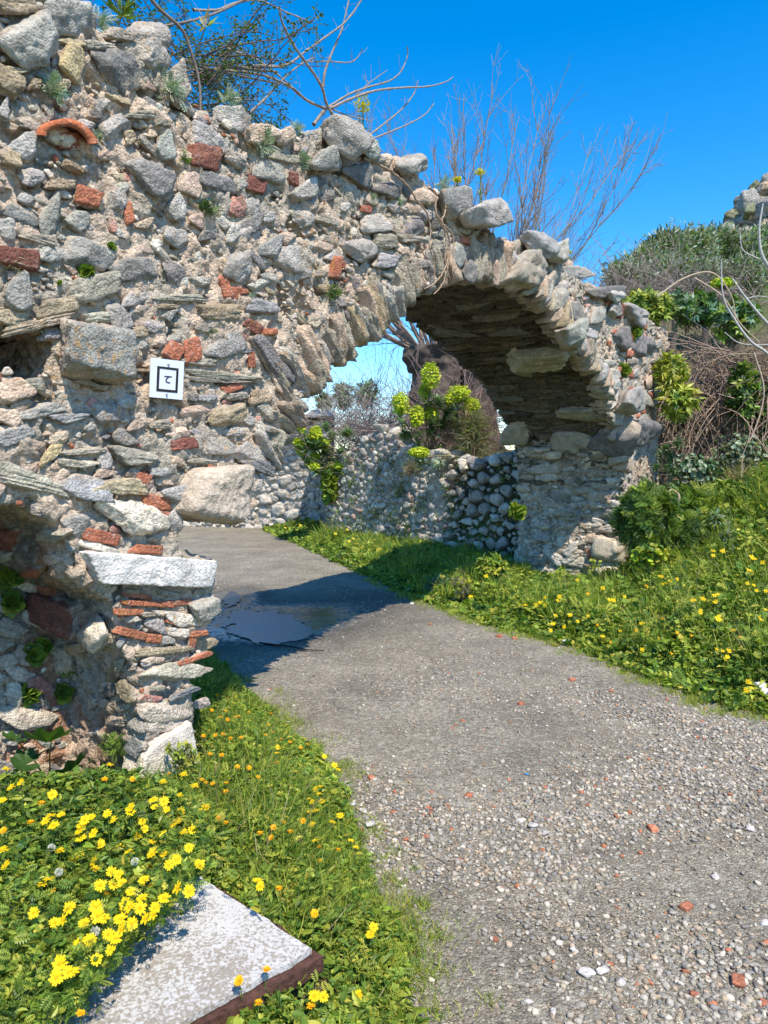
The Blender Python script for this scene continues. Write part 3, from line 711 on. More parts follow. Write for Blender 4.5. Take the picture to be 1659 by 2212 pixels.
def gz(P):
    P = np.asarray(P, float)
    x, y = P[:, 0], P[:, 1]
    ins = inpoly(P[:, :2], road_poly); d = np.where(ins, 0, polydist(P, road_poly))
    right = sstep(x - 0.30 * (y - 8), 0.2, 1.6)
    h = 0.055 * sstep(d, 0.0, 0.5) + right * (0.03 * sstep(d, 0.1, 1.3) + 1.15 * sstep(x + .12 * (9 - y), 2.7, 5.6) * sstep(d, 0.5, 4.6))
    q = (np.stack([x, y, x * 0], 1) - A0) @ N
    ax = sstep(x / np.maximum(y, 1), 0.19, 0.36)
    h = h + 8.2 * ax * sstep(y, 13, 30) + 0.13 * ax * np.clip(y - 30, 0, 70)
    h = h - 0.14 * np.exp(-(((x - 2.2) / 1.3) ** 2 + ((y - 9.9) / 1.5) ** 2))
    b = 0.02 * fbm(np.stack([x * 1.3, y * 1.3, x * 0], 1), 3, 5)
    hole_ = -0.04 * ins
    return np.where(ins, 0.010 * fbm(np.stack([x * 0.9, y * 0.9, x * 0], 1), 2, 8) - 0.012 * sstep(0.25 - polydist(P, road_poly), 0, 0.25), h + b)
def grid(xs, ys):
    X, Y = np.meshgrid(xs, ys); P = np.stack([X.ravel(), Y.ravel(), np.zeros(X.size)], 1)
    nx, ny = len(xs), len(ys); i = (np.arange(ny - 1)[:, None] * nx + np.arange(nx - 1)[None]).ravel()
    Fc = np.concatenate([np.stack([i, i + 1, i + nx + 1], 1), np.stack([i, i + nx + 1, i + nx], 1)])
    return P, Fc
def growth(a, b, st, lim_lo, lim_hi, g=1.12):
    xs = list(np.arange(a, b + 1e-6, st)); s = st
    while xs[-1] < lim_hi: s *= g; xs.append(xs[-1] + s)
    s = st; lo = []
    x = a
    while x > lim_lo: s *= g; x -= s; lo.append(x)
    return np.array(lo[::-1] + xs)
gx = growth(-5, 12, 0.07, -600, 600); gy = growth(-1, 20, 0.07, -60, 900)
GP, GF = grid(gx, gy); GP[:, 2] = gz(GP)
ins = inpoly(GP[:, :2], road_poly); GP[:, 2] -= 0.03 * ins * sstep(polydist(GP, road_poly), 0.0, 0.12)
gc = sstep(fbm(GP * np.array([1, 1, 0]) * 1.2, 3, 3), -0.1, 0.2)[:, None]
gcol = (1 - gc) * np.array([.055, .075, .02]) + gc * np.array([.10, .085, .05])
far = sstep(np.linalg.norm(GP[:, :2], axis=1), 15, 40)[:, None]
gcol = gcol * (1 - far) + far * np.array([.10, .115, .05])
M_GROUND = col_mat('earth', rough=0.95, spec=0.1, bump=0.6, bscale=25, var=0.35)
tag(mkmesh('ground', GP, GF, gcol, M_GROUND), kind='structure')
# road sheet
def road_mat():
    m, n = newmat('gravel_road'); g = G(n)
    co = g.nd('ShaderNodeNewGeometry').outputs['Position']
    at = g.nd('ShaderNodeAttribute'); at.attribute_name = 'Col'
    sep = g.nd('ShaderNodeSeparateColor'); n.links.new(at.outputs['Color'], sep.inputs[0])
    wet, fine = sep.outputs[0], sep.outputs[1]
    vc = g.voro(co, 150, out='Color'); sv = g.nd('ShaderNodeSeparateColor'); n.links.new(vc, sv.inputs[0])
    vd = g.voro(co, 150)
    vc2 = g.voro(co, 75, out='Color'); sv2 = g.nd('ShaderNodeSeparateColor'); n.links.new(vc2, sv2.inputs[0]); vd2 = g.voro(co, 75)
    ramp = g.nd('ShaderNodeValToRGB'); g.set(ramp, 'Fac', sv.outputs[0]); e = ramp.color_ramp.elements
    cols = [(0, (.075, .063, .05)), (.3, (.125, .107, .088)), (.55, (.185, .16, .132)), (.75, (.25, .22, .185)), (.9, (.36, .315, .26)), (1, (.50, .45, .38))]
    e[0].position, e[0].color = cols[0][0], (*cols[0][1], 1); e[1].position, e[1].color = 1, (*cols[-1][1], 1)
    for p, c in cols[1:-1]: x = e.new(p); x.color = (*c, 1)
    r2 = g.nd('ShaderNodeValToRGB'); g.set(r2, 'Fac', sv2.outputs[1]); e = r2.color_ramp.elements
    e[0].color = (.12, .115, .115, 1); e[1].color = (.50, .47, .43, 1)
    for p, c in ((.4, (.19, .18, .175)), (.7, (.30, .285, .27)), (.93, (.38, .35, .32)), (.96, (.36, .15, .09))): x = e.new(p); x.color = (*c, 1)
    big = g.mr(sv2.outputs[0], 0.55, 0.6, 0, 1)
    c = g.mix(g.math('MULTIPLY', big, g.mr(fine, 0, 1, 1, 0.15)), ramp.outputs[0], r2.outputs[0])
    v3 = g.voro(co, 42, out='Color'); s3 = g.nd('ShaderNodeSeparateColor'); n.links.new(v3, s3.inputs[0])
    c = g.mix(g.mr(s3.outputs[0], 0.70, 0.74, 0, 0.55), c, g.scale((1, .95, .86), g.mr(s3.outputs[1], 0, 1, 0.12, 0.46)))
    sand = g.noise(co, 240, 4, 0.7)
    base = g.mix(g.mr(sand, 0.3, 0.7, 0, 1), (.105, .088, .07, 1), (.24, .208, .17, 1))
    gap = g.mr(vd, 0.30, 0.55, 0, 1)
    c = g.mix(g.math('MULTIPLY', gap, 0.55), c, base)
    c = g.scale(c, g.math('MULTIPLY', g.mr(g.noise(co, 1.7, 6, 0.65), 0.3, 0.7, 0.72, 1.28), g.mr(g.noise(co, 26, 4, 0.6), 0.3, 0.7, 0.82, 1.2)))
    wn = g.noise(co, 14, 5, 0.7)
    wm = g.mr(g.math('ADD', wet, g.math('MULTIPLY', g.math('SUBTRACT', wn, 0.5), 0.9)), 0.35, 0.62, 0, 1, True)
    dk = g.mr(wet, 0.02, 0.35, 0, 1)
    c = g.scale(c, g.mr(dk, 0, 1, 1, 0.5))
    c = g.mix(1.0, c, (1.14, 1.15, 1.03, 1), 'MULTIPLY')
    bs = g.nd('ShaderNodeBsdfPrincipled')
    g.set(bs, 'Base Color', c)
    g.set(bs, 'Roughness', g.mr(wm, 0, 1, 0.85, 0.07)); g.set(bs, 'Specular IOR Level', g.mr(wm, 0, 1, 0.3, 1.0))
    hh = g.math('ADD', g.math('MULTIPLY', vd, -0.6), g.math('MULTIPLY', vd2, -0.9))
    hh = g.math('ADD', hh, g.math('MULTIPLY', sand, 0.3))
    bst = g.mr(wm, 0, 1, 0.9, 0.06)
    g.set(bs, 'Normal', g.bump(hh, bst, 0.009))
    o = g.nd('ShaderNodeOutputMaterial'); n.links.new(bs.outputs[0], o.inputs[0])
    return m
xs = growth(-4, 6, 0.05, -14, 9.2, 1.08); ys = growth(0.5, 14, 0.05, -2, 25, 1.06)
RP, RF = grid(xs, ys)
pd = polydist(RP, road_poly); ri = inpoly(RP[:, :2], road_poly) | (pd < 0.12)
# snap the fringe a little so that the margin is uneven
keep = ri | (pd < 0.10 + 0.10 * fbm(RP * 3, 3, 2))
kf = keep[RF].all(1); RF = RF[kf]; used = np.unique(RF); mp = -np.ones(len(RP), int); mp[used] = np.arange(len(used)); RP = RP[used]; RF = mp[RF]
RP[:, 2] = gz(RP) + 0.006 + 0.006 * fbm(RP * 3.0, 3, 9) - 0.05 * sstep(polydist(RP, road_poly), 0.03, 0.12) * (~inpoly(RP[:, :2], road_poly))
wetc = GR(590, 1345)[:2]
def blob(P, px, py, rx, ry):
    c = PX(np.c_[P[:, :2], np.zeros(len(P))]); return np.exp(-(((c[:, 0] - px) / rx) ** 2 + ((c[:, 1] - py) / ry) ** 2))
def wblob(P, px, py, rad, el=1.0, ang=0.0):
    c = GR(px, py)[:2]; d = P[:, :2] - c; ca, sa = math.cos(ang), math.sin(ang)
    u = d[:, 0] * ca + d[:, 1] * sa; v = -d[:, 0] * sa + d[:, 1] * ca
    return np.exp(-((u / rad) ** 2 + (v / (rad * el)) ** 2))
wet = np.clip(0.75 * wblob(RP, 560, 1350, 0.75, 1.2) + 0.7 * wblob(RP, 505, 1290, 0.35, 2.0) + 0.35 * wblob(RP, 700, 1330, 1.0) + 0.25 * wblob(RP, 850, 1290, 0.9), 0, 1)
fine = sstep(fbm(RP * 0.8, 3, 31), -0.15, 0.25)
def water_mat():
    m, n = newmat('puddle_water'); g = G(n); co = g.nd('ShaderNodeNewGeometry').outputs['Position']
    bs = g.nd('ShaderNodeBsdfPrincipled'); g.set(bs, 'Base Color', (.035, .03, .025, 1)); g.set(bs, 'Roughness', 0.24); g.set(bs, 'Specular IOR Level', 1.0); g.set(bs, 'IOR', 1.9)
    g.set(bs, 'Normal', g.bump(g.noise(co, 26, 4, 0.65), 0.4, 0.012)); o = g.nd('ShaderNodeOutputMaterial'); n.links.new(bs.outputs[0], o.inputs[0]); return m
wx = np.arange(-1.9, -.2, .02); wy = np.arange(4.8, 9.6, .02); WP, WF = grid(wx, wy)
ww = 1.0 * wblob(WP, 560, 1350, .55, 1.5, .3) + .9 * wblob(WP, 500, 1290, .20, 3.2, .25) + .6 * wblob(WP, 620, 1375, .3, 1.2) + 0.55 * fbm(WP * np.array([4, 2.0, 0]), 3, 3, .6)
kf = (ww > .60)[WF].all(1); WF = WF[kf]; used = np.unique(WF); mp = -np.ones(len(WP), int); mp[used] = np.arange(len(used)); WP = WP[used]; WF = mp[WF]
WP[:, 2] = gz(WP) + 0.0145
tag(mkmesh('puddle', WP, WF, None, water_mat()), kind='structure')
mkroad = mkmesh('gravel_road', RP, RF, np.stack([wet, fine, wet * 0], 1), road_mat())
tag(mkroad, kind='structure')
# loose stones
def coarse(P):
    c = 0.16 + 0 * P[:, 0]
    for px, py, r_, el, an, k in ((860, 1790, .35, .8, 0, 1), (1000, 1800, .38, .8, 0, 1), (1130, 1850, .35, .6, 0, 1), (1350, 1740, .6, .45, .2, 1), (1560, 1700, .8, .5, .2, 1), (1640, 1620, .8, .5, .1, .8), (1480, 1560, .7, .4, -.5, .8),
                              (1620, 2150, .5, .6, 0, .9), (1380, 2130, .3, .6, 0, .5), (1180, 2000, .25, 1.6, 0, .4), (900, 1480, .5, 1.0, 0, .35), (1000, 1420, .8, .4, -.3, .3), (1250, 1500, .9, .4, -.3, .35), (800, 1690, .2, .8, 0, .6), (1500, 2000, .25, .5, 0, .3)):
        c = c + k * wblob(P, px, py, r_, el, an)
    return np.clip(c - 0.12 + 0.34 * fbm(P * 1.7, 3, 13), 0.04, 1)
rp = np.random.default_rng(5)
def pebbles(n, y0, y1, smin, smax, sub, ph):
    P = np.stack([rp.uniform(-3.5, 7, n), y0 + (y1 - y0) * rp.random(n) ** 1.15, np.zeros(n)], 1)
    P = P[inpoly(P[:, :2], road_poly)]
    P = P[(np.abs(P[:, 0]) < 0.55 * P[:, 1] + 0.25)]
    cc = coarse(P); P = P[rp.random(len(P)) < cc ** 1.1]
    k = len(P); s = smin + (smax - smin) * rp.random(k) ** (4.2 - 2.2 * np.clip(coarse(P), 0, 1))
    P[:, 2] = gz(P) + 0.006 + s * 0.25
    shp = rp.integers(0, 12, k)
    palette = np.array([(.25, .24, .225), (.33, .315, .29), (.20, .20, .20), (.42, .39, .345), (.30, .245, .19), (.36, .29, .225), (.15, .145, .14), (.44, .41, .37), (.28, .255, .20), (.38, .145, .08)])
    pi = rp.choice(10, k, p=[.2, .18, .14, .12, .08, .08, .1, .05, .035, .015])
    C = palette[pi] * np.array([1.06, 1.02, .92]) * rp.uniform(0.75, 1.2, (k, 1))
    mb = MB()
    for sh in range(12):
        m = shp == sh
        if not m.any(): continue
        TV, TF, _ = rock('chunk' if sh % 3 else 'slab', sub, sh)
        d = rp.normal(size=(m.sum(), 3)); d[:, 2] *= 0.25; nn = np.tile([0, 0, 1.0], (m.sum(), 1)) + rp.normal(size=(m.sum(), 3)) * 0.25
        R = frames(d, nn, s[m] * rp.uniform(.6, 1, m.sum()), s[m], s[m] * rp.uniform(.4, .75, m.sum()))
        mb.add(*inst(TV, TF, P[m], R, C[m]))
    return mb
g1 = pebbles(210000, 1.6, 4.8, 0.002, 0.0135, 2, 0)
g2 = pebbles(260000, 4.8, 13, 0.003, 0.0125, 1, 0)
gb = MB()
for a in (g1, g2):
    V, Fc, C = a.arrays(); gb.add(V, Fc, C)
go = gb.build('gravel', M_PEB, smooth=True); tag(go, 'loose grey and white gravel scattered over the road', 'gravel', kind='stuff')
# single larger stones and brick bits lying on the road
def loose(name, px, py, w_, kind, col, label, cat, group=None, flat=0.5):
    P = GR(px, py); s = w_ * P[1] / F / 2; mb = MB()
    a = rp.uniform(0, 6.28); d = np.array([math.cos(a), math.sin(a), 0]); e = np.array([-d[1], d[0], 0])
    z = gz(P[None])[0] + 0.006
    one_rock(mb, kind, 3, np.array([P[0], P[1], z + s * flat * 0.6]), d * s * 1.1, e * s * 0.85, Z * s * flat, col, int(px + py))
    o = mb.build(name, M_BLOCK, None, loc=(P[0], P[1], z)); tag(o, label, cat, group); return o
bricks = [(1595, 2130, 34), (1482, 1966, 26), (1070, 2035, 14), (1500, 2155, 18), (1410, 1795, 22), (1012, 1722, 18), (802, 1683, 16), (1236, 1473, 14), (1320, 1497, 12), (1078, 1378, 14), (1112, 1382, 12), (1480, 1480, 12),
          (1650, 2175, 20), (920, 1810, 12), (850, 1757, 12), (1270, 1745, 12), (1125, 1525, 14), (1000, 1560, 10), (930, 1350, 8), (1200, 1395, 10)]
BL = {0: 'largest red brick piece, flat on the gravel at the lower right', 1: 'dark rusty brick disc on the right of the road, above the largest brick piece', 2: 'orange brick bit alone on the dark gravel in the lower middle', 3: 'orange brick piece left of the largest one at the lower right',
      4: 'red brick piece on the pale gravel patch at the right', 5: 'red brick piece on the gravel left of the blue cap', 6: 'red brick piece at the left road edge beside the daisies', 12: 'brick piece cut by the lower right edge of the picture', 9: 'brick bit at the far road edge under the bank, the left of two', 10: 'brick bit at the far road edge under the bank, the right of two'}
for i, (x, y, w_) in enumerate(bricks):
    loose('brick_fragment', x, y, w_, 'brick', np.array([.42, .16, .09]) * rp.uniform(.8, 1.1), BL.get(i, 'tiny broken red brick crumb lying on the gravel road'), 'brick fragment', None if i in BL else 'tiny brick crumbs lying on the gravel road')
SL = {0: 'pale stone alone on the road by the two brick bits under the bank', 1: 'large pale stone in the coarse gravel band, the upper of its cluster', 2: 'large pale stone in the coarse gravel band, the lower right of its cluster', 4: 'largest pale stone at the lower right, left one of a pair', 5: 'pale stone at the lower right, right one of the pair',
      11: 'pale stone at the left road edge next to a tall daisy', 16: 'pale stone near the bottom edge below the pair'}
for i, (x, y, w_) in enumerate([(1225, 1392, 22), (1152, 1790, 26), (1180, 1805, 22), (1122, 1780, 20), (1268, 2110, 34), (1300, 2105, 30), (1340, 2130, 22), (1195, 2195, 22), (1240, 2060, 18), (1620, 1795, 22), (1545, 1900, 20), (800, 1782, 28),
                                (785, 1752, 22), (1650, 2000, 22), (828, 1960, 12), (760, 1738, 20), (1140, 2170, 20), (942, 1310, 9), (890, 1305, 8)]):
    loose('pale_stone', x, y, w_, 'chunk', np.array([.52, .49, .45]) * rp.uniform(.85, 1.1), SL.get(i, 'small pale stone lying loose among the road gravel'), 'stone', None if i in SL else 'small pale stones lying loose on the road')
loose('white_rock', 1650, 1520, 44, 'chunk', (.66, .65, .66), 'white rock at the road edge under the grassy bank', 'rock', flat=0.9)
o = loose('bottle_cap', 1138, 1676, 11, 'round', (.03, .25, .62), 'tiny bright blue plastic cap lying on the gravel', 'bottle cap', flat=0.35)
# thin twig on the road
mb = MB(); tp_ = [GR(x, y) + Z * 0.02 for x, y in ((560, 1393), (590, 1397), (625, 1401), (660, 1408), (700, 1410))]
tube(mb, smooth_path(tp_, 5), 0.008, 0.004, (.03, .025, .02), 5); tag(mb.build('twig', M_BARK, None, loc=tp_[0]), 'thin dark twig lying across the wet patch of the road', 'twig')
# ------------------------------------------------------------------ painted slab bottom left
cor = GR(690, 2048, 0.17); e1 = nrm(GR(430, 1882, 0.17) - cor); e2 = nrm(GR(400, 2212, 0.17) - cor)
L1 = np.linalg.norm(GR(428, 1880, 0.17) - cor); L2 = 1.25
def slab(name, off1, off2, l1, l2, z0, z1, mat, col, parent, rag=0.012, seed=1):
    n1, n2 = 90, 140; r = np.random.default_rng(seed)
    # outline with a ragged margin, as one fan-free grid top plus sides
    u = np.linspace(0, 1, n1); v = np.linspace(0, 1, n2); U, Vv = np.meshgrid(u, v); U = U.ravel(); Vv = Vv.ravel()
    P = cor + e1 * (off1 + U * l1)[:, None] + e2 * (off2 + Vv * l2)[:, None]
    n = fbm(P * 9, 4, seed)
    P = P + e1 * (rag * (n - 0.3) * ((U == 0) * 1.0 + (U == 1) * -1.0))[:, None] + e2 * (rag * (fbm(P * 9, 4, seed + 3) + 0.3) * ((Vv == 0) * 1.0 - (Vv == 1)))[:, None]
    if 'board' in name or 'paint' in name:
        nick = np.exp(-(((U - 0.62) * l1 / 0.045) ** 2)) * (Vv == 0) * 0.05 + np.exp(-(((U - 0.70) * l1 / 0.03) ** 2)) * (Vv == 0) * 0.03
        P = P + e2 * nick[:, None]
    i = (np.arange(n2 - 1)[:, None] * n1 + np.arange(n1 - 1)[None]).ravel()
    Ft = np.concatenate([np.stack([i, i + 1, i + n1 + 1], 1), np.stack([i, i + n1 + 1, i + n1], 1)])
    top_ = P.copy(); top_[:, 2] = z1 + 0.002 * fbm(P * 14, 3, 5); bot = P.copy(); bot[:, 2] = z0
    m = len(P)
    b = list(range(n1)) + [n1 * k + n1 - 1 for k in range(1, n2)] + [n1 * (n2 - 1) + k for k in range(n1 - 2, -1, -1)] + [n1 * k for k in range(n2 - 2, 0, -1)]
    b = np.array(b); bn = np.roll(b, -1)
    Fs = np.concatenate([np.stack([b, bn, bn + m], 1), np.stack([b, bn + m, b + m], 1)])
    mb = MB(); mb.add(np.concatenate([top_, bot]), np.concatenate([Ft, Ft[:, ::-1] + m, Fs]), col)
    return mb.build(name, mat, parent, smooth=False)
def board_mat():
    m, n = newmat('painted_board'); g = G(n); co = g.nd('ShaderNodeNewGeometry').outputs['Position']
    a = g.noise(co, 95, 6, 0.72); b = g.noise(co, 3.2, 3, 0.5); d = g.noise(co, 38, 5, 0.6)
    # wear grows towards the near-left side of the board (a real stain of its own)
    vm = g.nd('ShaderNodeVectorMath', operation='DOT_PRODUCT'); g.set(vm, 0, co); g.set(vm, 1, tuple((e2 * 0.9 + e1 * 0.25).tolist()))
    base = float(cor @ (e2 * 0.9 + e1 * 0.25))
    gr = g.mr(vm.outputs['Value'], base + 0.0, base + 0.75, -0.12, 0.05)
    t = g.math('ADD', g.math('ADD', a, g.math('MULTIPLY', g.math('SUBTRACT', b, 0.5), 0.5)), gr)
    m1 = g.mr(t, 0.47, 0.53, 0, 1); m2 = g.mr(g.math('ADD', d, gr), 0.60, 0.66, 0, 1)
    brown = g.mix(g.noise(co, 60, 3, 0.5), (.30, .25, .19, 1), (.17, .15, .13, 1))
    c = g.mix(m1, (.50, .495, .48, 1), g.mix(0.45, brown, (.34, .315, .27, 1))); c = g.mix(g.math('MULTIPLY', m2, 0.8), c, brown)
    scr = g.nd('ShaderNodeTexWave', wave_type='BANDS'); g.set(scr, 'Scale', 0.7); g.set(scr, 'Distortion', 3.0)
    bs = g.nd('ShaderNodeBsdfPrincipled'); g.set(bs, 'Base Color', c); g.set(bs, 'Roughness', 0.75); g.set(bs, 'Specular IOR Level', 0.3)
    g.set(bs, 'Normal', g.bump(g.math('SUBTRACT', a, g.math('MULTIPLY', m1, 0.4)), 0.35, 0.006))
    o = g.nd('ShaderNodeOutputMaterial'); n.links.new(bs.outputs[0], o.inputs[0]); return m
bd = thing('painted_board', 'white painted board, flaking, on a rusty brown frame in the grass by the flowers', 'board', (cor[0], cor[1], 0.02))
slab('painted_top', 0.015, 0.012, L1 - 0.02, L2, 0.154, 0.172, board_mat(), (.7, .7, .7), bd, 0.02)
M_RUST = col_mat('rust', rough=0.8, spec=0.3, bump=0.8, bscale=50, var=0.5)
slab('rusty_frame', -0.012, -0.012, L1 + 0.03, L2 + 0.03, 0.105, 0.150, M_RUST, (.075, .035, .025), bd, 0.02, 4)
# ------------------------------------------------------------------ retaining walls behind the arch
def rubble_wall(name, label, P0, P1, h0, h1, thick, cobble_from, seed, cols, mortar, stone_r=(0.05, 0.11), mossy=0.0, hz=None, view=None, base=-0.15, dens=1.0):
    """a free-standing wall from P0 to P1; cobbled (dry stone) beyond the fraction cobble_from"""
    r = np.random.default_rng(seed); P0 = np.array([*P0, 0.0]); P1 = np.array([*P1, 0.0]); L = np.linalg.norm(P1 - P0); t = (P1 - P0) / L
    n = np.array([t[1], -t[0], 0]);
    if n @ (EYE - P0) < 0: n = -n
    k = int(L / 0.05); m = 50
    us = np.linspace(0, 1, k); hs = [(h0 + (h1 - h0) * u_) + (hz(u_) if hz else 0) for u_ in us]
    mb = MB(); rows = []
    prof = np.concatenate([[(0.0, v) for v in np.linspace(base, 1, m)], [(-w_, 1.0) for w_ in np.linspace(0.1, 1, 8)], [(-1.0, v) for v in np.linspace(0.9, base, 8)]])
    V = np.array([P0 + t * L * u_ + n * (a * thick) + Z * (b * h if b > 0 else b) for u_, h in zip(us, hs) for a, b in prof])
    pm = len(prof); i = (np.arange(k - 1)[:, None] * pm + np.arange(pm - 1)[None]).ravel()
    Fc = np.concatenate([np.stack([i, i + pm, i + pm + 1], 1), np.stack([i, i + pm + 1, i + 1], 1)])
    caps = []
    for st in (0, (k - 1) * pm):
        c = np.arange(st, st + pm); caps += [[c[0], c[j], c[j + 1]] for j in range(1, pm - 1)]
    Fc = np.concatenate([Fc, caps])
    ds = 0.05 * fbm(V * 3, 4, seed) + 0.03 * fbm(V * 11, 3, seed + 1)
    V = V + n * ds[:, None] + Z * (0.06 * fbm(V * 2, 3, seed + 5) * (V[:, 2] > 0.8))[:, None]
    moss = sstep(fbm(V * 1.6, 4, seed + 7), 0.0, 0.25)[:, None] * mossy
    frac = (V - P0) @ t / L
    C = np.array(mortar)[None] * (1 + 0.3 * fbm(V * 8, 3, 3))[:, None]
    dk = sstep(frac, cobble_from - 0.02, cobble_from + 0.05)[:, None]
    C = C * (1 - dk) + np.array([.045, .05, .028]) * dk
    C = C * (1 - moss) + moss * np.array([.06, .10, .02])
    mb.add(V, Fc, C)
    rad = []; pos = []
    def put(u_, z, r_, emb, kind):
        P = P0 + t * L * u_ + Z * z
        a = r.normal() * 0.3; tt = t * math.cos(a) + Z * math.sin(a); zz = -t * math.sin(a) + Z * math.cos(a)
        c = np.array(cols[r.integers(len(cols))]) * r.uniform(0.75, 1.15)
        fr = pn(np.array([P * 2.0]), 3)[0]
        SMEAR[0] = None if u_ > cobble_from else mortar
        one_rock(mb, kind, 3, P + n * emb, tt * r_ * r.uniform(1.0, 1.35), zz * r_ * r.uniform(0.75, 1.0), n * r_ * 0.8, c, int(r.integers(1e6)))
    for big, tries in ((1.0, 900), (0.6, 2500), (0.35, 4000)):
        for _ in range(int(tries * L / 5 * dens)):
            u_ = r.random(); h = h0 + (h1 - h0) * u_ + (hz(u_) if hz else 0); z = r.uniform(0, h)
            cob = u_ > cobble_from
            r_ = r.uniform(*stone_r) * big * (1.0 if cob else 0.75)
            p2 = np.array([u_ * L, z])
            if rad:
                d = np.linalg.norm(np.array(pos) - p2, axis=1) - (np.array(rad) + r_) * (0.98 if cob else 0.85)
                if d.min() < 0: continue
            pos.append(p2); rad.append(r_)
            put(u_, z, r_, r_ * (0.25 if cob else -0.08), 'chunk' if r.random() < .7 else 'slab')
    SMEAR[0] = None
    # crest stones
    for _ in range(int(L * 9)):
        u_ = r.random(); h = h0 + (h1 - h0) * u_ + (hz(u_) if hz else 0); r_ = r.uniform(*stone_r) * 1.1
        P = P0 + t * L * u_ + Z * (h + r_ * .2) - n * r.uniform(0, thick * .9)
        one_rock(mb, 'chunk', 3, P, t * r_ * 1.2, n * r_, Z * r_ * .8, np.array(cols[r.integers(len(cols))]) * r.uniform(.9, 1.3), int(r.integers(1e6)))
    o = mb.build(name, M_STONE, None, loc=tuple(P0)); tag(o, label, 'stone wall'); return t, n, L, P0
GREY = [(.50, .46, .39), (.56, .51, .43), (.42, .385, .33), (.60, .55, .47), (.48, .41, .33)]
CB = [(.37, .34, .30), (.43, .40, .345), (.32, .295, .26), (.50, .46, .39), (.32, .235, .19)]
Bw = rubble_wall('retaining_wall', 'mossy retaining wall of rubble and round dry laid stones seen through the arch', (-1.20, 14.6), (2.42, 10.78), 1.66, 1.66, 0.5, 0.62, 41, GREY + CB, (.40, .36, .30), (0.07, 0.135), 0.55,
                 hz=lambda u: 0.50 * math.exp(-((u - 0.30) / 0.15) ** 2) + 0.05 * math.sin(u * 23))
Cw = rubble_wall('side_wall', 'farther pale stone wall topped by flat slabs behind the euphorbia', (-14.0, 20.1), (-1.35, 17.3), 2.55, 2.62, 0.6, 2.0, 42, [(.56, .51, .44), (.48, .44, .38), (.62, .57, .49)], (.50, .45, .38), (0.10, 0.26), 0.35)
# end of the side wall turning back, closes the gap to the retaining wall
mb = MB()
for i in range(7):
    one_rock(mb, 'slab', 4, np.array([-1.5 - 0.45 * i, 17.2 + rng.uniform(-.1, .1), 2.66 + rng.uniform(-.02, .03)]), np.array([.42, .02, 0.0]), np.array([0, .38, 0.0]), Z * 0.045, np.array([.40, .38, .34]) * rng.uniform(.8, 1.1), i * 7 + 3)
sl = mb.build('coping_slabs', M_FAR, None, loc=(-2.5, 17.2, 2.6)); tag(sl, 'flat grey coping slabs laid on the top of the far pale wall', 'coping')
# terrace earth held by the walls
tx = growth(-6.5, 4.2, 0.12, -60, 7.0, 1.2); ty = growth(10.5, 22, 0.12, 10.4, 60, 1.15)
TP, TF_ = grid(tx, ty)
a_ = Bw[3]; side = (TP - a_) @ (-Bw[1])           # positive behind the retaining wall
c_ = Cw[3]; side2 = (TP - c_) @ (-Cw[1])
hh = 1.62 + 0.12 * fbm(TP * .7, 3, 4) + 0.25 * sstep(side, 0, 3)
ok = ((side > 0.12) & (TP[:, 0] > -1.75) & (TP[:, 0] < 2.7 + 0.0 * TP[:, 1]) ) | (side2 > 0.15) | ((side > 1.2) & (TP[:, 0] > -1.75) & (TP[:, 1] > 13.6))
kf = ok[TF_].all(1); TF_ = TF_[kf]; TP[:, 2] = hh
used = np.unique(TF_); mp = -np.ones(len(TP), int); mp[used] = np.arange(len(used)); TP = TP[used]; TF_ = mp[TF_]
tag(mkmesh('terrace_ground', TP, TF_, np.tile([.085, .085, .04], (len(TP), 1)), M_GROUND), kind='structure')
# overgrown wall to the right
Rw = rubble_wall('overgrown_wall', 'grey stone wall almost hidden behind dry creepers to the right of the arch', (3.9, 12.2), (12.5, 12.9), 2.9, 3.0, 0.9, 2.0, 43, [(.30, .29, .26), (.36, .34, .30), (.24, .23, .20)], (.20, .19, .15), (0.08, 0.2), 0.6, dens=0.5)
# ------------------------------------------------------------------ rock outcrop on the hill
def crag(name, label, C0, sx_, sy_, sz_, n, seed, cols):
    r = np.random.default_rng(seed); mb = MB()
    n = n * 6
    for i in range(n):
        a = r.uniform(0, 6.28); q = math.sqrt(r.random()); h = (1 - q) ** 0.6
        P = np.array(C0) + np.array([math.cos(a) * q * sx_, math.sin(a) * q * sy_, sz_ * h * r.uniform(.3, 1.0)])
        s = r.uniform(.03, .12) * sz_
        fr = frames(rdir(1, 0, r), rdir(1, 0, r))[0]
        one_rock(mb, 'chunk', 4, P, fr[:, 0] * s * 1.3, fr[:, 1] * s, fr[:, 2] * s, np.array(cols[r.integers(len(cols))]) * r.uniform(.8, 1.15), int(r.integers(1e6)))
    o = mb.build(name, M_FAR, None, loc=tuple(C0)); tag(o, label, 'rock outcrop'); return o
cp = AT(1655, 520, 50)
crag('rock_outcrop', 'pale rocky outcrop standing on the hilltop above the olive trees', cp - Z * 2.6, 3.6, 5.0, 7.2, 130, 5, [(.50, .46, .40), (.56, .50, .42), (.42, .40, .35), (.56, .43, .30), (.28, .30, .18)])
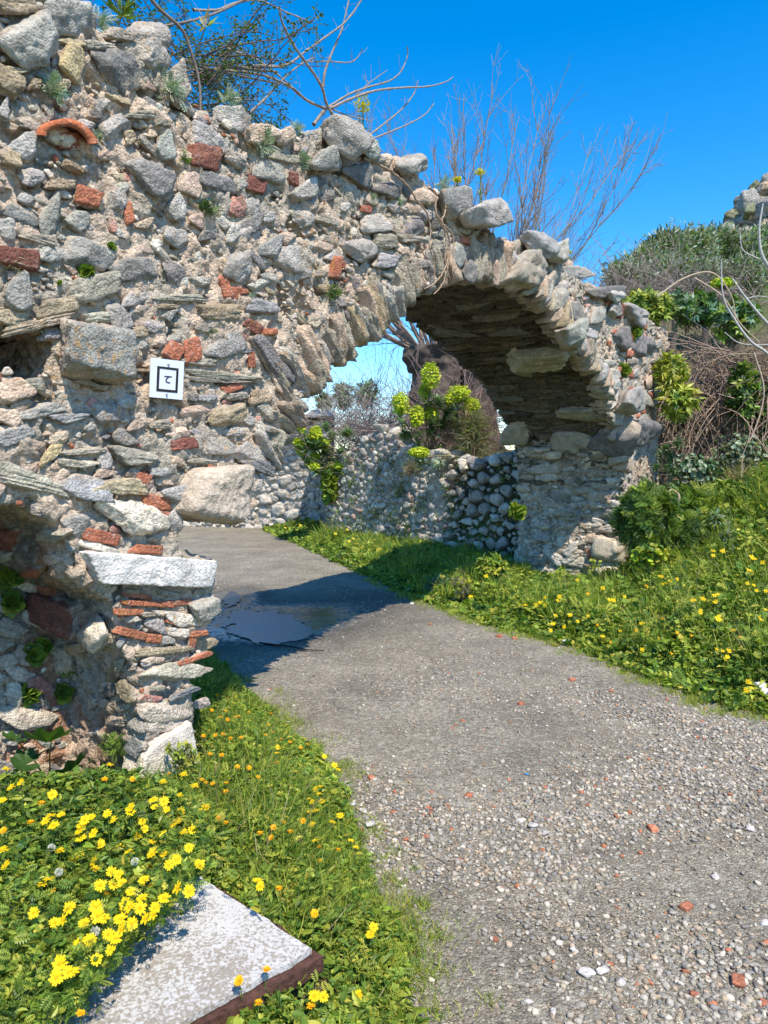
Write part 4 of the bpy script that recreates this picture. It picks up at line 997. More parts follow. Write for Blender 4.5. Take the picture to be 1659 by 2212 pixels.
# ------------------------------------------------------------------ leaf templates (x across, y along, z up)
def T_(V, Fc): return np.array(V, float), np.array(Fc, int)
LEAF = T_([(0, 0, 0), (-.5, .35, .10), (0, .38, -.04), (.5, .35, .10), (-.36, .72, .08), (0, .75, -.02), (.36, .72, .08), (0, 1.05, -.10)],
          [(0, 2, 1), (0, 3, 2), (1, 2, 4), (2, 5, 4), (2, 3, 5), (3, 6, 5), (4, 5, 7), (5, 6, 7)])
NARROW = T_([(0, 0, 0), (-.5, .4, .05), (.5, .4, .05), (0, 1, -.12)], [(0, 2, 1), (1, 2, 3)])
BLADE = T_([(-.5, 0, 0), (.5, 0, 0), (-.42, .38, .03), (.42, .38, .03), (-.28, .72, .14), (.28, .72, .14), (0, 1, .34)],
           [(0, 1, 2), (1, 3, 2), (2, 3, 4), (3, 5, 4), (4, 5, 6)])
def lobed(n=5, depth=0.28, k=20, cup=0.12):
    V = [(0, 0.35, -0.05)]; a = np.linspace(-math.pi * 0.92, math.pi * 0.92, k)
    for t in a:
        r = 0.55 * (1 - depth * (0.5 - 0.5 * math.cos(t * n))) * (1.0 if abs(t) < 2.6 else 0.75)
        V.append((r * math.sin(t), 0.35 + r * math.cos(t), cup * r * 2 + 0.05 * math.cos(t * n)))
    return T_(V, [(0, i + 1, i + 2) for i in range(k - 1)])
MALLOW = lobed(); ROUND = lobed(3, 0.12, 12, 0.08)
def clover():
    V, Fc = [], []
    for a in (0, 2.09, 4.19):
        c, s = math.cos(a), math.sin(a); b = len(V)
        for x, y, z in ((0, 0.02, 0), (-.28, .30, .06), (0, .34, 0), (.28, .30, .06), (-.16, .55, .05), (.16, .55, .05)):
            V.append((x * c - y * s, x * s + y * c, z))
        Fc += [(b, b + 2, b + 1), (b, b + 3, b + 2), (b + 1, b + 2, b + 4), (b + 2, b + 5, b + 4), (b + 2, b + 3, b + 5)]
    return T_(V, Fc)
CLOVER = clover()
def pinnate(n=6, w=0.42, sub=0.36):
    V, Fc = [(0, 0, 0), (.02, 0, 0), (0, 1, -.1)], [(0, 1, 2)]
    for i in range(n):
        y = 0.15 + 0.8 * i / n; l = w * math.sin(math.pi * (0.18 + 0.75 * i / n)) + 0.06
        for s in (-1, 1):
            b = len(V); V += [(0, y, 0), (s * l * .45, y + sub * .10, .05), (s * l, y + sub * .35, .0), (s * l * .45, y + sub * .42, .04)]
            Fc += [(b, b + 1, b + 3), (b + 1, b + 2, b + 3)] if s > 0 else [(b, b + 3, b + 1), (b + 1, b + 3, b + 2)]
    return T_(V, Fc)
PINN = pinnate()
GREENS = dict(bright=(.235, .315, .04), mid=(.115, .20, .03), deep=(.04, .095, .02), yel=(.38, .41, .06), olive=(.17, .185, .095), grey=(.36, .42, .31), blue=(.16, .27, .16), straw=(.38, .30, .16), lime=(.52, .60, .05))
def vcol(n, names, ps=None, v=0.25, r=None):
    r = r or rng
    pal = np.array([GREENS[k] for k in names]); i = r.choice(len(names), n, p=ps)
    c = pal[i] * r.uniform(1 - v, 1 + v, (n, 1)); c[:, 0] *= r.uniform(.85, 1.2, n); return c
def scatter(mb, tpl, P, d, up, ln, wd, C):
    R = frames(d, up, ln * wd, ln, ln); mb.add(*inst(tpl[0], tpl[1], P, R, C))
def leaves_at(mb, tpl, P, ln, wd, C, r, up=0.8, droop=0.0, side=1.0):
    n = len(P); d = r.normal(size=(n, 3)); d[:, 2] = d[:, 2] * 0.35 - droop; nn = r.normal(size=(n, 3)) * 0.45; nn[:, 2] += up
    scatter(mb, tpl, P, d, nrm(nn), ln, wd, C)
def grass_at(mb, P, ln, wd, C, r, lean=0.35, dirn=None):
    n = len(P); d = r.normal(size=(n, 3)) * lean; d[:, 2] = 1
    if dirn is not None: d = d + dirn
    d = nrm(d); b = r.normal(size=(n, 3)); b[:, 2] = 0.2
    R = frames(d, nrm(b), wd, ln, ln * r.uniform(0.5, 1.8, n)); 
    V, Fc, CC = inst(BLADE[0], BLADE[1], P, R, C)
    mb.add(V, Fc, CC)
def samp_px(poly, n, r, z=0.0):
    poly = np.array(poly, float); lo, hi = poly.min(0), poly.max(0); out = []
    while sum(map(len, out)) < n:
        c = r.uniform(lo, hi, (n, 2)); out.append(c[inpoly(c, poly)])
    c = np.concatenate(out)[:n]
    d = (c[:, 0, None] - 829.5) / F * np.array([1, 0, 0]) + (1106 - c[:, 1, None]) / F * UP + FW
    return EYE + d * ((z - 1.6) / d[:, 2])[:, None]
def samp_world(poly, n, r):
    poly = np.array(poly, float)[:, :2]; lo, hi = poly.min(0), poly.max(0); out = []
    while sum(map(len, out)) < n:
        c = r.uniform(lo, hi, (n, 2)); out.append(c[inpoly(c, poly)])
    c = np.concatenate(out)[:n]; return np.c_[c, np.zeros(n)]
rv = np.random.default_rng(21)
# ------------------------------------------------------------------ grass and herbs: right bank
bank = np.concatenate([rr_[5:], [[9.5, 5.5], [11.5, 11.8], [4.4, 12.0], [3.2, 10.2], [1.9, 10.4], [2.2, 10.3], [-1.0, 14.6], [-2.5, 17]]])
def off_road(P, margin=0.0, edge=0.16):
    d = polydist(P, road_poly); i = inpoly(P[:, :2], road_poly)
    wob = 0.10 * fbm(P * np.array([2.2, 2.2, 0]), 3, 17)
    return np.where(i, -d, d) > margin + wob
def not_in_wall(P):
    q = (P - A0) @ N; s = (P - A0) @ T
    return ~((q < 0.02) & (q > -TH - .03) & (((s < 0.05) & (s > -.5)) | (s > 7.25) & (s < 9.3)))
def bank_h(P):                    # how tall the growth is
    d = polydist(P, road_poly)
    h = 0.035 + 0.12 * sstep(d, 0.05, 0.7) + 0.20 * sstep(P[:, 0] + 0.25 * (9 - P[:, 1]), 2.6, 4.2) * sstep(d, .1, .6) + 0.09 * (1.5 * fbm(P * np.array([2.3, 2.3, 0]), 4, 23)) * sstep(d, 0.1, 0.6)
    return np.clip(h, 0.02, 0.5) * (1 - .5 * np.exp(-(((P[:, 0] - 2.0) / 1.0) ** 2 + ((P[:, 1] - 9.6) / 1.2) ** 2)))
def fr_ok(P, mg=120):
    c = PX(P); return (c[:, 0] > -mg) & (c[:, 0] < 1659 + mg) & (c[:, 1] > -mg) & (c[:, 1] < 2212 + mg)
def depth_keep(P, r, d0=5.0):
    d = np.linalg.norm(P[:, :2], axis=1); return r.random(len(P)) < np.clip((d0 / d) ** 1.3, 0, 1)
def herbs(poly, n_leaf, n_grass, name, label, seed, hfun, leafset, lsize=(0.014, 0.058), gl=(0.08, 0.28), gw=0.0055, mix=('bright', 'mid', 'yel', 'deep'), ps=(.40, .34, .16, .10), d0=5.5, under=0.55, droop=0.0):
    r = np.random.default_rng(seed); mb = MB()
    P = samp_world(poly, n_leaf, r); P = P[off_road(P) & not_in_wall(P)]; P = P[depth_keep(P, r, d0)]; P[:, 2] = gz(P)
    h = hfun(P); t = r.random(len(P)) ** under; P[:, 2] += h * t
    dist = np.linalg.norm(P, axis=1); ls = r.uniform(*lsize, len(P)) * np.clip(dist / d0, 1, 2.2) ** 0.6
    patch = fbm(P * np.array([2.0, 2.0, 0]), 3, seed)
    C = vcol(len(P), mix, ps, 0.32, r) * (1 + 0.55 * patch)[:, None]
    kk = r.random(len(P)) + patch * 0.8; cuts = np.quantile(kk, np.cumsum([s[1] for s in leafset]))
    lo = -1e9
    for (tpl, fr, wd, sz, up), hi in zip(leafset, cuts):
        m = (kk > lo) & (kk <= hi + 1e-9); lo = hi
        if m.sum(): leaves_at(mb, tpl, P[m], ls[m] * sz, wd, C[m], r, up, droop)
    G_ = samp_world(poly, n_grass, r); G_ = G_[off_road(G_, -0.05) & not_in_wall(G_)]; G_ = G_[depth_keep(G_, r, d0)]; G_[:, 2] = gz(G_) - 0.01
    hh = hfun(G_); k = len(G_); gp = fbm(G_ * np.array([1.6, 1.6, 0]), 3, seed + 9); keep = r.random(k) < 0.35 + 1.1 * sstep(gp, -.25, .3); G_, hh, gp = G_[keep], hh[keep], gp[keep]; k = len(G_)
    ln = np.clip(hh * r.uniform(0.6, 1.9, k) * (1 + .8 * sstep(gp, .15, .4)), 0.025, gl[1] * 1.7); dist = np.linalg.norm(G_, axis=1)
    C = vcol(k, ('bright', 'mid', 'yel', 'straw'), (.42, .38, .16, .04), 0.25, r)
    grass_at(mb, G_, ln, gw * r.uniform(.6, 1.4, k) * np.clip(dist / d0, 1, 2.5), C, r, 0.42)
    o = mb.build(name, M_GRASS, smooth=False); tag(o, label, 'plants', kind='stuff'); return o
LS1 = [(MALLOW, .30, 1.0, 1.5, 1.0), (ROUND, .15, 1.0, 0.9, 1.0), (LEAF, .30, .45, 1.3, .7), (CLOVER, .15, 1.0, .9, 1.2), (PINN, .10, .9, 2.2, .8)]
near_bank = np.concatenate([rr_[5:], [[9.5, 5.5], [11.5, 11.8], [4.4, 12.0], [3.2, 10.2], [1.9, 10.4], [0.6, 11.4], [-.6, 12.8]]])
herbs(near_bank, 190000, 120000, 'bank_grass', 'dense green grass, clover and mallow leaves covering the bank right of the road', 31, bank_h, LS1)
far_bank = np.array([[-.5, 10.5], [0.9, 8.6], [2.2, 10.4], [-1.1, 14.7], [-1.6, 17.1], [-5.4, 18.1], [-7, 18.6], [-6, 17.0]])
far_h = lambda P: 0.04 + 0.15 * sstep(polydist(P, road_poly), 0.05, 0.9) * (1 + .6 * fbm(P * 1.1, 2, 3))
herbs(far_bank, 80000, 60000, 'verge_grass', 'lush green grass strip along the foot of the retaining wall beyond the arch', 32, far_h, LS1, d0=9.0, mix=('mid', 'bright', 'deep', 'yel'), ps=(.42, .30, .18, .10), gw=0.008, lsize=(.025, .05))
# left verge beside the pier
vl = [(442, 1700), (445, 1640), (425, 1560), (420, 1470), (455, 1360), (440, 1370), (480, 1400), (520, 1478), (590, 1522), (650, 1585), (705, 1640), (752, 1710), (785, 1800), (812, 1895), (850, 1985), (905, 2040), (890, 2110), (905, 2230), (400, 2230), (690, 2050), (430, 1880), (380, 1760)]
vpoly = np.array([GR(x, y)[:2] for x, y in vl])
left_poly = np.array([[-3.2, 0.8], [0.45, 0.8], [0.45, 2.2]] + [list(p) for p in rl[1:14]] + [[-1.9, 6.4], [-1.55, 5.6], [-0.9, 3.5], [-1.3, 3.25], [-3.2, 1.0]])
slabq = [cor[:2] - 0.02 * (e1 + e2)[:2], (cor + e1 * (L1 + .02))[:2], (cor + e1 * (L1 + .02) + e2 * (L2 + .02))[:2], (cor + e2 * (L2 + .02))[:2]]
def left_h(P):
    d = polydist(P, road_poly); sd = polydist(P, slabq); ins_ = inpoly(P[:, :2], slabq)
    h = 0.03 + 0.09 * sstep(d, 0.03, 0.35) + 0.09 * fbm(P * np.array([3.2, 3.2, 0]), 4, 29)
    # the dark flowery clump against the pier
    m = sstep(-(P[:, 0] + 0.62 + 0.25 * (P[:, 1] - 2.6)), -0.10, 0.30)
    h = h + 0.20 * m * sstep(3.25 - P[:, 1], 0, .55) * (1 + .3 * fbm(P * 3, 2, 8)) * sstep(sd, 0.0, 0.12)
    near = sstep(0.3 - sd, 0, .3); h = h * (1 - 0.35 * near * (1 - m))
    return np.where(ins_, 0.0, np.clip(h, 0.015, .45))
def herbs_left():
    r = np.random.default_rng(77); mb = MB()
    P = samp_world(left_poly, 95000, r); P = P[fr_ok(P, 200)]; P = P[off_road(P, 0.0) & not_in_wall(P) & ~inpoly(P[:, :2], slabq)]
    P[:, 2] = gz(P); h = left_h(P); P[:, 2] += h * r.random(len(P)) ** .6
    n = len(P); pt = fbm(P * np.array([2.2, 2.2, 0]), 3, 3)
    clump = h > 0.2
    C = np.where(clump[:, None], vcol(n, ('mid', 'deep', 'bright'), (.5, .25, .25), .25, r), vcol(n, ('bright', 'mid', 'yel'), (.45, .38, .17), .25, r)) * (1 + .3 * pt)[:, None]
    kk = r.random(n)
    for tpl, a, b, wd, s0, s1 in ((LEAF, 0, .46, .42, .014, .052), (PINN, .46, .60, .7, .025, .055), (CLOVER, .60, .78, 1, .010, .018), (MALLOW, .78, .9, 1, .016, .034), (ROUND, .9, 1, 1, .01, .02)):
        m = (kk >= a) & (kk < b); leaves_at(mb, tpl, P[m], r.uniform(s0, s1, m.sum()), wd, C[m], r, .8)
    G_ = samp_world(left_poly, 90000, r); G_ = G_[fr_ok(G_, 200)]; G_ = G_[off_road(G_, -0.04) & not_in_wall(G_) & ~inpoly(G_[:, :2], slabq)]
    G_[:, 2] = gz(G_) - .005; hh = left_h(G_); gp = fbm(G_ * np.array([1.9, 1.9, 0]), 3, 12)
    keep = (r.random(len(G_)) < 0.10 + .8 * sstep(gp, -.1, .35)) & ((hh < 0.19) | (r.random(len(G_)) < .25)); G_, hh, gp = G_[keep], hh[keep], gp[keep]; n = len(G_)
    ln = np.clip((hh + .02) * r.uniform(.7, 1.7, n), .02, .30)
    C = vcol(n, ('bright', 'mid', 'deep', 'yel', 'straw'), (.32, .36, .16, .10, .06), .25, r)
    grass_at(mb, G_, ln, r.uniform(.0025, .0055, n), C, r, .6, np.array([.25, -.25, 0]))
    o = mb.build('verge_grass', M_GRASS, smooth=False); tag(o, 'green grass, clover and herbs filling the ground between the pier, the board and the road', 'plants', kind='stuff')
herbs_left()
def clump_left():
    r = np.random.default_rng(78); mb = MB(); poly = [(-60, 1650), (200, 1690), (330, 1690), (400, 1700), (450, 1760), (460, 1830), (440, 1880), (410, 1905), (350, 1965), (300, 2012), (235, 2065), (195, 2120), (130, 2185), (60, 2215), (-60, 2225)]
    for z0, z1, n in ((.175, .20, 3200), (.20, .24, 2600), (.24, .30, 4200), (.30, .36, 3600)):
        P = samp_px(poly, n, r, z0); d = P - EYE; P = EYE + d * ((r.uniform(z0, z1, n) - 1.6) / d[:, 2])[:, None]
        P = P + 0.02 * r.normal(size=P.shape); P = P[not_in_wall(P) & (((P - A0) @ N > .05) | (((P - A0) @ T) > .1))]; n = len(P)
        pt = fbm(P * 5, 3, 4); C = vcol(n, ('mid', 'deep', 'bright', 'yel'), (.40, .12, .36, .12), .28, r) * (1 + .5 * pt)[:, None]; kk = r.random(n)
        for tpl, a, b, wd, s0, s1 in ((LEAF, 0, .30, .42, .014, .036), (PINN, .30, .78, .75, .022, .055), (MALLOW, .78, .9, 1, .016, .034), (ROUND, .9, 1, 1, .01, .02)):
            m = (kk >= a) & (kk < b); leaves_at(mb, tpl, P[m], r.uniform(s0, s1, m.sum()), wd, C[m], r, .7)
    o = mb.build('leafy_clump', M_LEAF, smooth=False); tag(o, 'dense leafy clump of daisy foliage leaning over the painted board', 'plants', kind='stuff')
clump_left()
# ragged tufts creeping onto the road edge
def edge_grass():
    r = np.random.default_rng(5); mb = MB()
    E = smooth_path(np.c_[rl[:13], np.zeros(13)], 10); E2 = smooth_path(np.c_[rr_[6:], np.zeros(len(rr_) - 6)], 10)
    for E_, k, w_ in ((E, 240, .14), (E2, 420, .16)):
        c = E_[r.integers(0, len(E_), k)] + np.c_[r.normal(size=(k, 2)) * w_ * .6, np.zeros(k)]
        for p in c:
            n = r.integers(12, 60); q = p + np.c_[r.normal(size=(n, 2)) * r.uniform(.012, .05), np.zeros(n)]; q[:, 2] = gz(q)
            grass_at(mb, q, r.uniform(.015, .06, n), r.uniform(.002, .0035, n) * max(1, np.linalg.norm(p) / 5), vcol(n, ('bright', 'yel', 'mid'), (.4, .4, .2), .25, r), r, .6)
    o = mb.build('edge_grass', M_GRASS, smooth=False); tag(o, 'short yellowish grass tufts creeping over the gravel along the road edges', 'grass', kind='stuff')
edge_grass()

# taller weeds standing out of the bank
def tall_weeds():
    r = np.random.default_rng(93); mb = MB()
    P0 = samp_world(near_bank, 1000, r); P0 = P0[off_road(P0, 0.15) & not_in_wall(P0) & fr_ok(np.c_[P0[:, :2], gz(P0)])]; P0[:, 2] = gz(P0)
    for i, p in enumerate(P0):
        h = float(bank_h(p[None])[0]) + r.uniform(.03, .20) * (1 + .7 * sstep(p[:1], 2.4, 4)[0]); k = r.random(); n = r.integers(14, 40); cen = p + r.normal(size=3) * [.03, .03, 0]
        if k < .45:
            q = cen + np.c_[r.normal(size=(n, 2)) * .04, np.zeros(n)]; grass_at(mb, q, h * r.uniform(.7, 1.25, n), r.uniform(.006, .012, n), vcol(n, ('bright', 'mid', 'yel'), None, .25, r), r, .3)
        else:
            tpl = (LEAF, PINN, MALLOW)[r.integers(3)]; c = vcol(1, ('bright', 'yel', 'mid', 'deep'), (.35, .25, .3, .1), .15, r)
            t_ = r.random(n); q = cen + np.c_[r.normal(size=(n, 2)) * .035, h * t_]; leaves_at(mb, tpl, q, r.uniform(.05, .11, n) * (1.1 - .5 * t_), .45 if tpl is LEAF else .9, c * r.uniform(.8, 1.2, (n, 1)), r, .7)
            for j in range(3): e = cen + np.array([r.normal() * .03, r.normal() * .03, h]); tube(mb, [cen, (cen + e) / 2, e], .003, .0015, (.16, .22, .06), 3)
    o = mb.build('bank_weeds', M_GRASS, smooth=False); tag(o, 'taller leafy weeds and grass tufts rising out of the bank right of the road', 'plants', kind='stuff')
tall_weeds()
# ------------------------------------------------------------------ rosettes and tufts growing on the arch
rt = np.random.default_rng(61)
def surf(px, py, back=0.0):
    hp = hitpx(px, py)
    if hp is None or np.linalg.norm(hp[0] - EYE) > 14: return H(px, py, -0.15), N
    return hp
def tuft(px, py, rad, cols, label, group, name='silver_tuft', n=46, tpl=None, wd=0.5, cat='plant'):
    P, n_ = surf(px, py); R = rad * np.linalg.norm(P - EYE) / F; mb = MB()
    d = rt.normal(size=(n, 3)) * 0.8 + n_ * 0.7; d[:, 2] += 0.15; d = nrm(d)
    C = vcol(n, cols, None, .2, rt)
    st = P + n_ * 0.01 + rt.normal(size=(n, 3)) * R * 0.22
    scatter(mb, tpl or PINN, st, d, nrm(n_ + rt.normal(size=(n, 3)) * .3), R * rt.uniform(.6, 1.15, n), wd, C)
    o = mb.build(name, M_LEAF, None, loc=tuple(P), smooth=False); return tag(o, label, cat, group)
GS = 'silver grey tufts rooted in the arch wall'
silver = [(105, 195, 30, 'silver leaved tuft on the upper left of the wall above the curved red tile'), (363, 195, 28, 'silver leaved tuft beside the tall pale slab near the top of the wall'),
          (560, 312, 30, 'broad silver tuft under the crest of the wall, the widest there'), (650, 347, 20, 'small silver tuft under the big pointed cap stone'), (440, 455, 26, 'dark silver tuft beneath the dark red brick in the wall middle'),
          (392, 347, 14, 'small tuft touching the dark red brick on its left'), (712, 632, 25, 'dark green tuft on the wall above the left side of the arch opening'), (206, 298, 13, 'small silver tuft at the right end of the curved red tile'),
          (800, 430, 12, 'little silver tuft above a small orange brick near the crest'), (856, 437, 12, 'little silver tuft under the crest, right of the small orange brick'), (358, 757, 9, 'tiny grey rosette above the sign'),
          (538, 638, 9, 'tiny pale rosette beside the broken red brick'), (636, 284, 20, 'grey tuft standing on the crest left of the pointed cap stone'), (950, 405, 22, 'grey tuft on the crest above the hanging roots'),
          (208, 50, 24, 'grey tuft on the crest at the top left under the shrub'), (490, 215, 22, 'grey tuft on the crest under the leafy shrub'), (915, 440, 10, 'tiny tuft above the hanging roots'), (450, 715, 15, 'dark little cushion plant above the bluish flat stone')]
for x, y, r_, lb in silver:
    tuft(x, y, r_, ('deep', 'mid') if 'dark' in lb else ('grey', 'blue', 'grey'), lb, GS)
for x, y, r_, lb in [(182, 590, 17, 'bright green leafy clump under a grey stone on the left'), (236, 533, 10, 'small yellow green clump right of a grey stone on the left'), (124, 612, 6, 'tiny bright green clump above the dark hole'), (12, 1240, 26, 'green leafy clump in the niche at the left edge'),
                     (18, 1300, 26, 'lower green leafy clump in the niche at the left edge'), (66, 1410, 24, 'green clump hanging between the stones of the niche'), (90, 1395, 16, 'small green clump under the red stone in the niche'), (60, 1500, 20, 'green clump above the lowest pale stone of the niche'), (155, 1440, 16, 'green creeping clump at the corner of the niche'),
                     (130, 1495, 20, 'green clump at the base of the niche corner'), (1365, 720, 14, 'small green sprig by the red brick at the far end of the wall'), (1340, 800, 16, 'small green sprig low on the far end of the wall'), (1112, 1105, 20, 'green fern at the foot of the arch vault')]:
    tuft(x, y, r_, ('bright', 'mid'), lb, None, 'green_clump', 90 if r_ > 12 else 40, ROUND, 1.0)
for x, y, r_ in [(540, 515, 9), (1015, 505, 9), (1230, 560, 14), (1180, 560, 8), (20, 575, 30), (1008, 475, 8), (865, 360, 10)]:
    tuft(x, y, r_, ('straw', 'olive'), 'thin dry grass tuft sprouting from the arch masonry', 'dry grass tufts on the arch', 'dry_tuft', 40, NARROW, .06)
# ------------------------------------------------------------------ branches
def cp(c, ox, oy, sc=1.508): return ((c[0] / sc + ox) * 0.5443, (c[1] / sc + oy) * 0.5443)
def onwall(pts, q, ox=900, oy=0, wob=0.02):
    out = []
    for i, c in enumerate(pts):
        x, y = cp(c, ox, oy); out.append(H(x, y, q + (i * wob)))
    return smooth_path(out, 8)
def knots(P, r0, r1):
    n = len(P); r = np.linspace(r0, r1, n); r[::6] *= 1.35; return r
sh = thing('leafy_shrub', 'dark twiggy shrub with small green leaves overhanging the top left of the wall', 'shrub', H(400, 240, -0.6))
mb = MB(); lv = MB(); BR = (.13, .10, .085)
mains = []
for k in range(44):
    x0, y0 = rt.uniform(230, 500), rt.uniform(60, 230); q0 = rt.uniform(-1.1, -0.3)
    base = H(330 + rt.uniform(-80, 150), 150 + rt.uniform(-30, 110), q0); a = rt.uniform(-0.2, 1.1) if k % 3 else rt.uniform(-1.2, 0.2)
    d = nrm(T * math.cos(a) * (1 if rt.random() < .8 else -1) + Z * abs(math.sin(a)) * rt.uniform(.3, 1) + N * rt.normal() * .3); L = rt.uniform(.5, 1.0); P = [base]
    for i in range(7): d = nrm(d + rt.normal(size=3) * .16 - Z * 0.02); P.append(P[-1] + d * L / 7)
    P = smooth_path(P, 4); mains.append(P); tube(mb, P, .006, .002, BR, 4)
for P in mains:
    for j in range(20):
        i = rt.integers(3, len(P)); d = nrm(rt.normal(size=3) + [0, 0, .3]); L = rt.uniform(.06, .22); Q = [P[i]]
        for m in range(4): d = nrm(d + rt.normal(size=3) * .3); Q.append(Q[-1] + d * L / 4)
        tube(mb, Q, .002, .0009, BR, 3)
        if rt.random() < .8:
            n = rt.integers(6, 18); pp = np.array(Q)[rt.integers(1, 5, n)] + rt.normal(size=(n, 3)) * .012
            leaves_at(lv, LEAF, pp, rt.uniform(.012, .026, n), .55, vcol(n, ('deep', 'mid', 'olive'), (.4, .4, .2), .3, rt), rt)
mb.build('branches', M_BARK, sh); lv.build('leaves', M_LEAF, sh, smooth=False)
tw = thing('bare_branches', 'long bare grey brown stems arching over the crest of the wall against the sky', 'shrub', H(690, 260, -0.6))
mb = MB()
for pts, r0, r1 in [([(520, 745), (590, 655), (640, 640), (720, 600), (880, 545), (1050, 525), (1200, 518), (1310, 490), (1355, 460)], .010, .003), ([(590, 655), (640, 620), (740, 560), (850, 520), (970, 485), (1040, 430), (1080, 340), (1080, 275)], .007, .003),
                    ([(315, 35), (330, 130), (400, 270), (470, 370), (540, 470), (575, 540), (600, 630), (660, 720), (770, 850)][::-1], .009, .005), ([(575, 520), (590, 420), (640, 290), (690, 170), (735, -20)], .008, .004),
                    ([(590, 650), (480, 600), (380, 520), (250, 460), (100, 430), (-60, 420)], .008, .004), ([(-60, 430), (150, 395), (350, 390), (480, 300), (620, 200), (720, 120), (820, -20)], .007, .004),
                    ([(120, 690), (250, 570), (350, 460), (450, 380), (525, 345)], .006, .003), ([(450, 370), (600, 368), (740, 372), (800, 320), (808, 290)], .004, .0025), ([(810, 840), (930, 750), (1050, 650), (1120, 560), (1145, 480)], .006, .003),
                    ([(820, 850), (950, 800), (1080, 745), (1180, 690), (1240, 620)], .006, .003), ([(-200, 60), (-60, 60), (60, 15), (200, 5), (350, 70), (490, 128)], .006, .003), ([(0, 290), (200, 370), (380, 510), (480, 600)], .005, .003),
                    ([(600, 640), (720, 690), (870, 725)], .005, .002), ([(740, 600), (850, 500), (960, 420)], .004, .002), ([(830, 860), (930, 905), (1010, 965)], .004, .002)]:
    P = onwall(pts, -0.55); tube(mb, P, knots(P, r0 * 1.25, r1 * 1.25), 0, (.27, .225, .185), 5)
    for j in range(6):
        i = rt.integers(2, len(P) - 1); d = nrm(rt.normal(size=3) + [0, 0, .4]); tube(mb, [P[i], P[i] + d * .05, P[i] + d * .10 + [0, 0, .02]], .002, .0012, (.24, .20, .165), 3)
for pts, r0, r1 in [([(890, -20), (960, 60), (1090, 180), (1150, 330), (1190, 480), (1200, 640), (1190, 760), (1130, 850)], .009, .005), ([(1500, -20), (1250, 95), (980, 155), (760, 180)], .008, .004), ([(1659, 430), (1400, 400), (1150, 370), (900, 245)], .007, .004),
                    ([(1659, 500), (1380, 440), (1100, 360), (980, 240)], .006, .004), ([(1700, 400), (1300, 410), (1040, 430)], .006, .003), ([(680, -20), (750, 90), (800, 240), (850, 450)], .006, .003), ([(1130, 860), (1080, 900), (1090, 830), (1130, 760)], .004, .002), ([(1190, 760), (1120, 700), (1090, 640)], .004, .002)]:
    P = onwall(pts, -0.12 if len(pts) > 7 else -0.4, 0, 0, 0.0); tube(mb, P, r0, r1, (.20, .165, .14), 5)
mb.build('stems', M_BARK, tw)
for x, y, L, n in ((262, 22, .11, 16), (443, 45, .12, 9)):
    P = H(x, y + 14, -0.25); lb = MB(); d = rt.normal(size=(n, 3)) * .75; d[:, 2] = np.abs(d[:, 2]) + .35
    scatter(lb, NARROW, np.tile(P, (n, 1)), nrm(d), nrm(rt.normal(size=(n, 3))), rt.uniform(.8, 1.2, n) * L, .17, vcol(n, ('mid', 'bright') if x < 300 else ('yel', 'straw'), None, .2, rt))
    tube(lb, [P - Z * .16 - N * .1, P], .004, .003, (.2, .22, .1), 4)
    tag(lb.build('leaf_sprig', M_LEAF, None, loc=tuple(P), smooth=False), 'green sprig of long narrow leaves on the wall top at the upper left' if x < 300 else 'yellowish drooping leaf sprig against the sky beside the leafy shrub', 'plant')
# hanging roots at the crown of the arch
mb = MB()
for pts in [[(910, 985), (990, 1030), (1080, 1110), (1140, 1200), (1200, 1280), (1220, 1380), (1210, 1470), (1240, 1560), (1245, 1680)], [(1255, 1280), (1290, 1340), (1330, 1420), (1335, 1500), (1320, 1600), (1290, 1700), (1240, 1760)],
            [(1290, 1160), (1310, 1250), (1290, 1330), (1350, 1400), (1355, 1500), (1350, 1620), (1360, 1680)], [(1250, 1180), (1255, 1290), (1310, 1400), (1310, 1560), (1330, 1660)], [(1330, 1500), (1310, 1600), (1250, 1690), (1180, 1730)]]:
    P = onwall(pts, 0.07, 900, 0, 0.0); tube(mb, P + rt.normal(size=P.shape) * .002, .0075, .0045, (.33, .24, .165), 5)
tag(mb.build('hanging_roots', M_BARK, None, loc=tuple(H(970, 480, .05))), 'brown roots hanging down the masonry over the crown of the arch', 'roots')
# flowering stalks on the crest
for x, y, yb, r_, q, lb in ((783, 225, 305, 17, -0.6, 'tall green stalk with yellow flower head on the crest beside the bare stems'), (988, 388, 440, 9, -0.7, 'shorter yellow flower stalk on the crest, left of the taller one'), (1037, 372, 460, 11, -0.7, 'yellow flower stalk on the crest above the big grey cap stone'),
                            (1228, 545, 600, 6, -0.4, 'tiny yellow flower sprig on the crest near the far end')):
    P0, P1 = H(x, yb, q), H(x, y, q); R = r_ * np.linalg.norm(P1 - EYE) / F; mb = MB(); tube(mb, smooth_path([P0, (P0 + P1) / 2 + T * .01, P1], 5), .007, .004, (.16, .22, .06), 5)
    n = 26; u_ = rt.random(n); scatter(mb, NARROW, P0 + (P1 - P0) * u_[:, None], nrm(rt.normal(size=(n, 3)) + [0, 0, .6]), rdir(n, 0, rt), .05, .2, vcol(n, ('mid', 'bright'), None, .2, rt))
    st = mb; t0 = thing('flower_stalk', lb, 'flower', tuple(P0)); st.build('stalk', M_LEAF, t0, smooth=False)
    hb = MB(); n = 170; pp = P1 + rdir(n, 0, rt) * R * rt.random((n, 1)) ** .4 * np.array([1, 1, 1.15 if r_ > 15 else .5]); leaves_at(hb, ROUND, pp, rt.uniform(.010, .018, n), 1, vcol(n, ('lime', 'yel'), (.8, .2), .2, rt) * np.array([1.25, 1.0, .6]), rt, .8)
    hb.build('flower_head', M_PETAL, t0, smooth=False)
